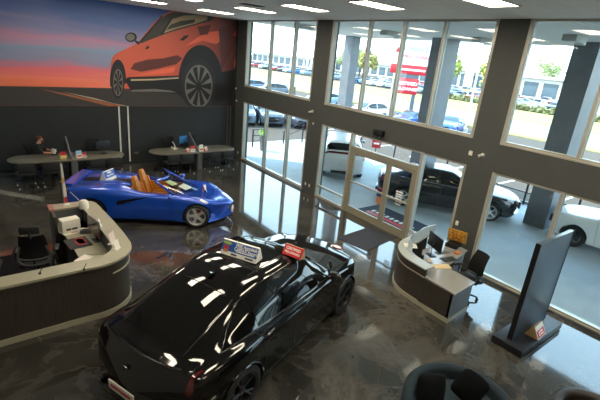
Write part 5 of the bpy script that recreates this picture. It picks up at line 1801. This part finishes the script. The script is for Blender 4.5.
def planter(label, x, y):
    t = thing('tall_planter', label, 'planter', (x, y, 0))
    bm = BM(); vs = prism(bm, [(-0.13, -0.13), (0.13, -0.13), (0.13, 0.13), (-0.13, 0.13)], 0, 0.80)
    for v in vs:
        k = 0.7+0.5*v.co.z/0.8
        v.co.x *= k; v.co.y *= k
    obj('pot', bm, mat('grey_planter', '#45484a', rough=0.5), t, smooth=False)
    bm = BM()
    for i in range(60):
        a, e, r = random.random()*6.28, random.random()*1.4, 0.14+0.16*random.random()
        c = V((r*math.cos(a)*math.cos(e), r*math.sin(a)*math.cos(e), 0.80+r*math.sin(e)))
        d = V((random.random()-.5, random.random()-.5, random.random()*0.6)).normalized()*0.09
        s_ = V((-d.y, d.x, 0.02)).normalized()*0.035
        bm.faces.new([bm.verts.new(q) for q in (c-d, c+s_, c+d, c-s_)])
    obj('foliage', bm, mat('fresh_leaves', '#7fb02f', rough=0.6), t)
planter('tall grey planter with bright green leaves outside the left window', 2.0, 0.55)
planter('tall grey planter with green leaves beside the middle column outside', 3.9, -1.0)
# mat outside the door
a_, b_, c_, d_ = [gp(*q) for q in ((357, 208), (378, 204.5), (431, 230), (411, 238))]
t = thing('logo_mat', 'navy outdoor mat with red and white lettering before the doors', 'mat', (0, 0, 0))
cx_ = [(0.42, -7.85), (1.62, -7.85), (1.62, -10.25), (0.42, -10.25)]
bm = BM(); prism(bm, cx_, 0.0, 0.012); obj('mat_base', bm, mat('navy_mat', '#2a3347', rough=0.9), t, smooth=False)
bm = BM(); bx(bm, 0.62, 0.80, -9.95, -8.15, 0.012, 0.014); obj('red_band', bm, M_red, t, smooth=False)
for k in range(9):
    bm = BM(); bx(bm, 0.86, 1.04, -9.9+0.2*k, -9.78+0.2*k, 0.012, 0.014); obj('white_letter_block', bm, M_paint, t, smooth=False)
# decals on the door glass
for lf, (y0, z0, kind) in ((0, (-9.12, 1.05, 'poster')), (1, (-9.86, 1.0, 'hours'))):
    leaf = [o for o in bpy.data.objects if o.name.startswith('door_leaf')][lf]
    if kind == 'hours':
        bm = BM()
        for k in range(6):
            bx(bm, 0.021, 0.0265, y0-0.13+0.02*(k % 2), y0+0.13-0.015*(k % 3), z0+0.30-0.075*k, z0+0.34-0.075*k)
        obj('hours_decal', bm, M_text, leaf, smooth=False)
    else:
        for (a, b, c, d, m_) in ((-0.09, 0.09, 0.24, 0.48, M_signblue), (-0.07, 0.05, 0.40, 0.52, M_red), (-0.10, 0.08, 0.0, 0.24, M_signskin)):
            bm = BM(); bx(bm, 0.021, 0.0265, y0+a, y0+b, z0-0.35+c, z0-0.35+d); obj('poster_patch', bm, m_, leaf, smooth=False)

# ---- exterior cars
def rows_for(kind):
    if kind == 'sedan':
        R = [(2.42, .25, .32, .66, .5, .62, .60, .56, .64, .4, .66, .67), (2.25, .25, .2, .86, .55, .82, .76, .72, .80, .5, .82, .83), (1.42, .05, .18, .92, .6, .89, .85, .8, .90, .55, .93, .95),
             (.88, .05, .18, .92, .62, .89, .88, .83, .94, .73, .97, 1.0), (.45, .05, .18, .92, .62, .89, .89, .84, .95, .66, 1.2, 1.25), (.02, .03, .18, .92, .62, .89, .90, .84, .96, .60, 1.37, 1.42),
             (-.6, 0, .18, .92, .62, .89, .91, .84, .97, .60, 1.39, 1.44), (-1.1, 0, .18, .93, .62, .90, .92, .83, .99, .58, 1.31, 1.36), (-1.75, -.05, .2, .93, .64, .89, .93, .80, 1.01, .60, 1.09, 1.12),
             (-2.15, -.1, .24, .88, .62, .84, .90, .76, .99, .55, 1.02, 1.03), (-2.36, -.12, .28, .82, .6, .78, .85, .7, .93, .5, .95, .95), (-2.42, -.12, .32, .7, .55, .66, .7, .6, .76, .4, .78, .78)]
        W = dict(side=(.86, -1.62), ws=(.84, .06), rw=(-1.15, -1.72), roof=.0)
    else:
        R = [(2.36, .22, .36, .72, .6, .68, .74, .62, .78, .4, .80, .81), (2.20, .22, .24, .88, .66, .84, .90, .74, .95, .5, .97, .98), (1.42, .05, .22, .93, .72, .90, .98, .82, 1.03, .55, 1.06, 1.08),
             (1.0, .05, .22, .93, .72, .90, 1.0, .85, 1.06, .76, 1.09, 1.12), (.62, .05, .22, .93, .72, .90, 1.01, .86, 1.07, .70, 1.36, 1.40), (.25, .03, .22, .93, .72, .90, 1.02, .86, 1.08, .66, 1.58, 1.62),
             (-.6, 0, .22, .93, .72, .90, 1.03, .86, 1.09, .65, 1.63, 1.67), (-1.5, 0, .23, .94, .72, .91, 1.04, .85, 1.11, .63, 1.57, 1.61), (-1.9, -.06, .25, .93, .74, .90, 1.04, .83, 1.11, .62, 1.48, 1.52),
             (-2.15, -.12, .28, .91, .76, .88, 1.03, .81, 1.10, .62, 1.25, 1.28), (-2.28, -.16, .32, .88, .74, .85, .98, .79, 1.03, .62, 1.08, 1.09), (-2.34, -.16, .36, .80, .68, .77, .85, .72, .88, .55, .90, .90)]
        W = dict(side=(.92, -1.92), ws=(.98, .28), rw=(-1.93, -2.17), roof=0)
    return R, W
SH = {k: Shell(rows_for(k)[0]) for k in ('sedan', 'suv')}
def make_car(name, kind, label, colour, loc, rz, cat='car', fine=True, tail='#8a1018', rim=M_silver, sc_=1.0):
    sh, W = SH[kind], rows_for(kind)[1]
    paint = mat('paint_'+colour, colour, rough=0.2, coat=0.8)
    t = thing(name, label, cat, loc, rz)
    t.scale = (sc_, sc_, sc_)
    b = sh.body(44 if fine else 30, 3 if fine else 2)
    R = 0.35 if kind == 'suv' else 0.325
    if fine:
        b = cut_wells(sh, b, (1.42, -1.42), R+0.05, 0.55, R)
    obj('body', b, paint, t, angle=40)
    a0, a1 = W['side']; am = (a0+a1)/2+0.05
    for s in (1, -1):
        bm = BM(); sh.patch(bm, a0, am+0.03, 6.15, 7.85, 12, 5, 0.006, (s,)); obj('front_side_window', bm, M_tint, t)
        bm = BM(); sh.patch(bm, am-0.03, a1, 6.15, (lambda x: 7.85-max(0, (a1+0.5-x))*2.2), 12, 5, 0.006, (s,)); obj('rear_side_window', bm, M_tint, t)
        if fine:
            bm = BM(); sh.patch(bm, 2.28, 2.05, 4.9, 5.7, 6, 3, 0.006, (s,)); obj('headlamp', bm, M_lamp, t)
            bm = BM(); sh.patch(bm, -2.33 if kind == 'sedan' else -2.31, -2.05, 4.75, 5.45, 6, 3, 0.008, (s,)); obj('tail_lamp', bm, mat('tail_'+tail, tail, rough=0.1, coat=1.0), t)
            bm = BM(); sh.line(bm, [(.86, 2.3), (.9, 4), (.95, 6)], s); sh.line(bm, [(am, 2.3), (am, 6.1)], s); sh.line(bm, [(-1.0, 2.6), (-.98, 3.8), (-1.15, 6)], s); obj('panel_gap', bm, M_seam, t)
            bm = BM(); sh.line(bm, [(a0, 6.04), (0, 6.04), (a1, 6.04)], s, 0.012, 0.005); obj('window_trim', bm, M_chrome, t)
            mirror(t, 0.70, 0.86, 0.98 if kind == 'sedan' else 1.10, s, paint)
            door_handle(sh, am+0.16, 5.0, s, paint, t); door_handle(sh, -0.95, 5.0, s, paint, t)
    bm = BM(); sh.top(bm, W['ws'][0], W['ws'][1], 8.2, 10, 5, 0.006); obj('windscreen', bm, M_windscreen, t)
    bm = BM(); sh.top(bm, W['rw'][0], W['rw'][1], 8.3 if kind == 'sedan' else 7.35, 8, 6, 0.008); obj('rear_window', bm, M_tint, t)
    if fine:
        bm = BM(); box(bm, (-2.40 if kind == 'sedan' else -2.345, 0, 0.72), (0.02, 0.36, 0.14), bev=0.004); obj('number_plate', bm, M_plate, t)
        bm = BM(); box(bm, (2.36 if kind == 'sedan' else 2.32, 0, 0.58), (0.06, 0.8, 0.24), bev=0.03); obj('grille', bm, M_trimblack, t)
        bm = BM(); box(bm, (-2.37 if kind == 'sedan' else -2.30, 0, 0.36), (0.10, 0.95, 0.12), bev=0.03); obj('rear_bumper_insert', bm, M_trimblack, t)
    add_wheels(t, 1.42, -1.42, 0.80, R, 0.22, R-0.10, 5, 'Y', rim, M_darkalloy, sub=fine)
    return t
wc = make_car('crossover_car', 'suv', 'white crossover seen from behind outside, left of the entrance doors', '#e6e8ea', (3.85, -3.30, 0), math.radians(49))
bm = BM(); SH['suv'].top(bm, -2.265, -2.215, 5.3, 6, 10, 0.012); obj('light_bar', bm, mat('tail_dark_red', '#6a0f18', rough=0.1, coat=1.0), wc)
make_car('sedan_car', 'sedan', 'black sedan parked outside behind the right entrance door', '#101216', (3.95, -8.92, 0), math.radians(-54.5), sc_=1.04)
make_car('crossover_car', 'suv', 'white sport utility car outside the right window, nose behind the display board', '#e2e4e4', (5.50, -14.42, 0), math.radians(92), rim=M_darkalloy, sc_=0.97)
p = V((4.72, -12.9, 0.72))
near = [((245, 127), 'suv', '#5a6672', -116, 'grey blue car at the far left outside, nose towards the left window'), ((272, 128), 'suv', '#3f4853', -112, 'dark grey car outside beyond the planter, nose towards the window'),
        ((303, 130), 'sedan', '#3b3c46', -112, 'dark car outside just left of the middle column')]
for (q, k, c, a, lab) in near:
    g = gp(*q, ZL)
    make_car('parked_car', k, lab, c, (g.x+1.0, g.y+2.2, ZL), math.radians(a))
mid = [((249, 92), 'suv', '#4a5f86', 160, 'blue car at the far left edge of the upper left window'), ((270, 96), 'suv', '#39404e', 160, 'dark blue sport utility car in the upper left window'),
       ((325, 104.5), 'sedan', '#7a94ab', 160, 'pale blue car low in the upper left window by the middle column'),
       ((366, 119), 'suv', '#e8eaec', 175, 'white sport utility car parked outside, low in the middle upper window'),
       ((449, 131.5), 'sedan', '#2454b8', 200, 'bright blue car beside the grey canopy column in the upper window'), ((409, 126), 'sedan', '#2a4f9c', 185, 'blue car behind the red sign post, mostly hidden by the column')]
for (q, k, c, a, lab) in mid:
    g = gp(*q, ZL)
    make_car('parked_car', k, lab, c, (g.x, g.y, ZL), math.radians(a), fine=True)

# far lot: single-mesh cars, copied
def far_car(kind, colour):
    sh, W = SH[kind], rows_for(kind)[1]
    b = sh.body(24, 2)
    for f in b.faces:
        f.material_index = 0
    def addp(fn):
        n0 = len(b.faces)
        fn()
        b.faces.ensure_lookup_table()
        for f in b.faces[n0:]:
            f.material_index = 1
    addp(lambda: sh.patch(b, W['side'][0], W['side'][1], 6.15, 7.8, 8, 3, 0.01))
    addp(lambda: sh.top(b, W['ws'][0], W['ws'][1], 8.2, 5, 3, 0.01))
    addp(lambda: sh.top(b, W['rw'][0], W['rw'][1], 8.3, 5, 3, 0.012))
    R = 0.34
    for x in (1.42, -1.42):
        for s in (1, -1):
            cyl(b, (x, s*0.70, R), (x, s*0.95, R), R, 14, mi=2)
            cyl(b, (x, s*0.70, R), (x, s*0.96, R), R*0.62, 12, mi=3)
    return b, [mat('paint_'+colour, colour, rough=0.2, coat=0.8), M_tint, M_tyre, M_silver]
protos = []
for k, c, nm in (('suv', '#e8eaec', 'white'), ('sedan', '#39404e', 'dark'), ('suv', '#8c98a4', 'silver'), ('sedan', '#2f6ac0', 'blue'), ('suv', '#a02a2c', 'red'), ('sedan', '#e8eaec', 'white')):
    b, ms = far_car(k, c)
    o = obj('distant_car', b, ms)
    tag(o, 'distant %s car parked in the far lot across the road' % nm, 'car', 'distant cars in the lot across the road')
    protos.append([o, True])
rnd = random.Random(4)
for x, y0, y1, st in ((67.4, 2, 112, 2.9), (74, 10, 130, 2.9), (88, 14, 70, 3.2)):
    y = y0
    while y < y1:
        if rnd.random() < 0.82:
            pr_ = rnd.choice(protos)
            if pr_[1]:
                o = pr_[0]; pr_[1] = False
            else:
                o = pr_[0].copy(); C.objects.link(o)
            o.location = (x+rnd.random()*0.6, y, ZL)
            o.rotation_euler = (0, 0, (PI if rnd.random() < 0.6 else 0)+0.05)
        y += st
for o, un in protos:
    if un:
        bpy.data.objects.remove(o)

# ---- pylon sign
g = gp(398, 118, ZL)
sa = math.atan2(CAM.y-g.y, CAM.x-g.x)+PI/2+0.05
t = thing('pylon_sign', 'tall red and white pre-owned car dealer pylon sign outside', 'sign', (g.x, g.y, ZL+0.85), sa)
t.scale = (0.72, 0.72, 0.72)
bm = BM(); bx(bm, 1.35, 1.85, -0.2, 0.2, -1.18, 3.2); obj('post', bm, M_grey, t, smooth=False)
bm = BM(); bx(bm, -1.15, -0.75, -0.2, 0.2, -1.18, 3.2); obj('post', bm, M_grey, t, smooth=False)
bm = BM(); bx(bm, -1.2, 2.0, -0.3, 0.3, 2.3, 4.5, bev=0.15); lb = obj('red_box', bm, M_red, t)
bm = BM(); bx(bm, -0.9, 1.9, -0.22, 0.22, 4.5, 5.0); obj('neck', bm, M_grey, t, smooth=False)
bm = BM(); bx(bm, -2.2, 3.2, -0.3, 0.3, 5.0, 6.4, bev=0.12); rb = obj('red_band', bm, M_red, t)
bm = BM(); bx(bm, -2.2, 3.2, -0.32, 0.32, 6.2, 10.2, bev=0.1); wb = obj('white_board', bm, M_signwhite, t)
RX = Matrix.Rotation(PI/2, 4, 'X')
text('lettering', 'CERTIFIED', 0.62, M_text, lb, Matrix.Translation((0.4, -0.31, 3.75)) @ RX, 0.01)
text('lettering', 'PRE-OWNED', 0.56, M_text, lb, Matrix.Translation((0.4, -0.31, 3.0)) @ RX, 0.01)
bm = BM(); bx(bm, -1.4, 2.6, -0.315, -0.30, 5.5, 5.75); obj('white_small_print', bm, M_text, rb, smooth=False)
text('lettering', 'FLORENCE', 0.75, mat('pale_grey_letter', '#7d8489', rough=0.5), wb, Matrix.Translation((0.75, -0.33, 8.35)) @ RX, 0.01)
text('lettering', 'PREOWNED', 0.72, mat('sign_letter_red', '#d23a44', rough=0.5), wb, Matrix.Translation((1.15, -0.33, 7.3)) @ RX, 0.01, shear=0.25)
bm = BM(); prism(bm, [(-0.35, -0.3), (0.35, -0.3), (0.0, 0.45)], 0, 0.01, M=Matrix.Translation((-1.55, -0.325, 8.1)) @ RX); obj('triangle_emblem', bm, M_red, wb, smooth=False)

g = gp(374, 160, ZL)
t = thing('small_red_sign', 'small red sign on a thin post seen just below the door sensor', 'sign', (g.x, g.y, ZL), sa)
bm = BM(); bx(bm, -0.03, 0.03, -0.03, 0.03, 0, 1.2); obj('post', bm, M_grey, t, smooth=False)
bm = BM(); bx(bm, -0.25, 0.25, -0.05, -0.03, 0.72, 1.18); pb = obj('panel', bm, M_red, t, smooth=False)
bm = BM(); bx(bm, -0.16, 0.16, -0.055, -0.05, 0.92, 1.02); obj('white_bar', bm, M_text, pb, smooth=False)

# ---- poles
def pole(label, u, v, h_, lamp=True):
    g = gp(u, v, ZL)
    t = thing('lamp_post', label, 'lamp post', (g.x, g.y, ZL))
    bm = BM(); cyl(bm, (0, 0, 0.5), (0, 0, h_), 0.10, 12, r2=0.07); obj('post', bm, mat('pole_white', '#c9c9c6', rough=0.5), t)
    bm = BM(); cyl(bm, (0, 0, 0), (0, 0, 0.5), 0.25, 14); obj('footing', bm, M_kerb, t)
    bm = BM(); box(bm, (0.35, 0, h_), (0.8, 0.3, 0.12), bev=0.04); box(bm, (-0.35, 0, h_), (0.8, 0.3, 0.12), bev=0.04); obj('lamp_head', bm, M_grey, t)
pole('pale lamp post left of the right column, in the middle upper window', 464, 134, 10.5)
pole('pale lamp post left of the pylon sign', 388, 112, 10.5)
bm = BM(); cyl(bm, (0, 0, 0), (0, 0, 1.0), 0.16, 14); 
g = gp(490, 137, ZL); tag(obj('bollard', bm, mat('brown_post', '#6b5a4c', rough=0.7), loc=(g.x, g.y, ZL)), 'short brown bollard low beside the right column, upper window', 'bollard')
bm = BM(); cyl(bm, (0, 0, 0), (0, 0, 1.3), 0.14, 14)
g = gp(294, 97, ZL); tag(obj('bollard', bm, mat('brown_post', '#6b5a4c'), loc=(g.x, g.y, ZL)), 'short dark bollard in the upper left window', 'bollard')

# ---- trees and far buildings
def tree(label, x, y, h_, r, col, seed, group=None):
    rnd = random.Random(seed)
    t = thing('tree', label, 'tree', (x, y, ZL), 0, group)
    bm = BM(); tube(bm, [(0, 0, 0), (0.1, 0.05, h_*0.35), (0.05, 0, h_*0.7)], [0.3, 0.22, 0.12], 8)
    for k in range(4):
        a = k*1.6+seed
        tube(bm, [(0.08, 0.03, h_*(0.35+0.06*k)), (r*0.5*math.cos(a), r*0.5*math.sin(a), h_*(0.55+0.07*k))], [0.12, 0.05], 6)
    obj('trunk', bm, mat('bark', '#5d4c3c', rough=0.9), t)
    bm = BM()
    for k in range(26):
        a, rr = rnd.random()*6.28, r*math.sqrt(rnd.random())*0.8
        z = h_*(0.42+0.5*rnd.random()*(1-0.4*rr/r))
        cc = V((rr*math.cos(a), rr*math.sin(a), z))
        R_ = r*(0.24+0.16*rnd.random())
        for i in range(46):
            d = V((rnd.gauss(0, 1), rnd.gauss(0, 1), rnd.gauss(0, 0.8)))
            d = d.normalized()*R_*(0.6+0.5*rnd.random())
            n = (d.normalized()+V((rnd.random()-.5, rnd.random()-.5, rnd.random()-.2))).normalized()
            u_ = n.orthogonal().normalized(); v_ = n.cross(u_)
            s_ = 0.28+0.22*rnd.random()
            p = cc+d
            bm.faces.new([bm.verts.new(q) for q in (p-u_*s_, p-v_*s_*0.6, p+u_*s_, p+v_*s_*0.6)])
    obj('crown', bm, mat('leaves_'+col, col, rough=0.8, var=0.25, vscale=1.2), t, smooth=False)
    return t
TREES = [(92, 84, 10, 4.5, '#8f9a62', 'pale green tree far off, left in the middle upper window'), (80, 69, 9, 3.2, '#a39a5c', 'yellowish tree far off, second in the middle upper window'),
         (88, 60, 11, 5, '#8f9a62', 'green tree far off just left of the pylon sign'), (66, 36, 10, 4.5, '#9aa548', 'bright green tree far off between canopy column and right column'),
         (78, 30, 9, 4, '#a8a94e', 'yellow green tree far off touching the right column edge'), (100, 98, 11, 6, '#8f9a62', 'pale tree far off at the right of the upper left window'),
         (150, 70, 15, 8, '#8d9a5a', 'large tree behind the white building, left one in the right window'), (152, 50, 14, 8, '#97a266', 'large tree behind the white building, middle one in the right window'), (158, 33, 13, 7, '#7f8f5c', 'large tree behind the white building, right one in the right window')]
for i, (x, y, h_, r, c, lab) in enumerate(TREES):
    tree(lab, x, y, h_, r, c, i+3, 'trees far across the road')
bm = BM()
rnd = random.Random(9)
for k in range(900):
    x, y, z = 62.6+rnd.random()*1.2, -10+45*rnd.random(), ZL+1.0*rnd.random()
    n = V((rnd.random()-.5, rnd.random()-.5, rnd.random())).normalized(); u_ = n.orthogonal().normalized(); v_ = n.cross(u_)
    bm.faces.new([bm.verts.new(V((x, y, z))+q*0.32) for q in (-u_, -v_, u_, v_)])
for k in range(45):
    blob(bm, (63.2, -9.5+k, ZL+0.4), (0.5, 0.6, 0.5), 1, 0.2, seed=k)
o = obj('hedge', bm, mat('hedge_brown_green', '#7c7a52', rough=0.9), smooth=False); tag(o, 'low brown green hedge along the far lot, right window', 'hedge')
g = gp(466, 96, ZL)
bm = BM(); blob(bm, (0, 0, 0.7), (1.2, 1.2, 0.8), 2, 0.15)
for k in range(250):
    n = V((rnd.gauss(0, 1), rnd.gauss(0, 1), abs(rnd.gauss(0, 1)))).normalized(); u_ = n.orthogonal().normalized(); v_ = n.cross(u_)
    p = V((n.x*1.2, n.y*1.2, 0.7+n.z*0.8)); bm.faces.new([bm.verts.new(p+q*0.2) for q in (-u_, -v_, u_, v_)])
tag(obj('orange_bush', bm, mat('orange_bush', '#c08a3a', rough=0.9), loc=(g.x, g.y, ZL), smooth=False), 'round orange bush on the far verge left of the right column', 'bush')
def building(label, x, y, lx, ly, h_, nwin, zb, zt):
    t = thing('dealership_building', label, 'building', (x, y, ZL))
    bm = BM(); bx(bm, 0, lx, -ly/2, ly/2, 0, h_); obj('wall', bm, mat('white_render', '#d9d7d0', rough=0.7), t, smooth=False)
    bm = BM(); bx(bm, -1.2, lx+0.3, -ly/2-0.6, ly/2+0.6, h_, h_+0.7); obj('roof_band', bm, mat('white_fascia', '#e4e2dc', rough=0.6), t, smooth=False)
    st = ly/nwin
    for k in range(nwin):
        bm = BM(); bx(bm, -0.06, 0.0, -ly/2+st*(k+0.12), -ly/2+st*(k+0.88), zb, zt); w_ = obj('window', bm, M_grey, t, smooth=False)
        bm = BM(); bx(bm, -0.08, -0.06, -ly/2+st*(k+0.18), -ly/2+st*(k+0.82), zb+0.2, zt-0.2); obj('pane', bm, mat('blue_grey_glazing', '#54646e', rough=0.15), w_, smooth=False)
    bm = BM(); bx(bm, -1.6, -1.2, -ly/2, -ly/2+1.2, 0, h_); bx(bm, -1.6, -1.2, ly/2-1.2, ly/2, 0, h_)
    obj('portal_frame', bm, mat('white_render', '#d9d7d0'), t, smooth=False)
    return t
building('white dealership building with dark windows, seen in the right upper window', 112, 38, 18, 36, 5.2, 7, 0.4, 4.2)
building('white low building with dark windows beside the right column', 118, 72, 16, 24, 5.5, 6, 0.4, 4.4)
building('pale long building far off in the middle upper window', 124, 112, 16, 40, 4.6, 9, 0.5, 3.6)
building('pale long building far off in the upper left window', 112, 160, 18, 50, 4.2, 10, 0.5, 3.4)
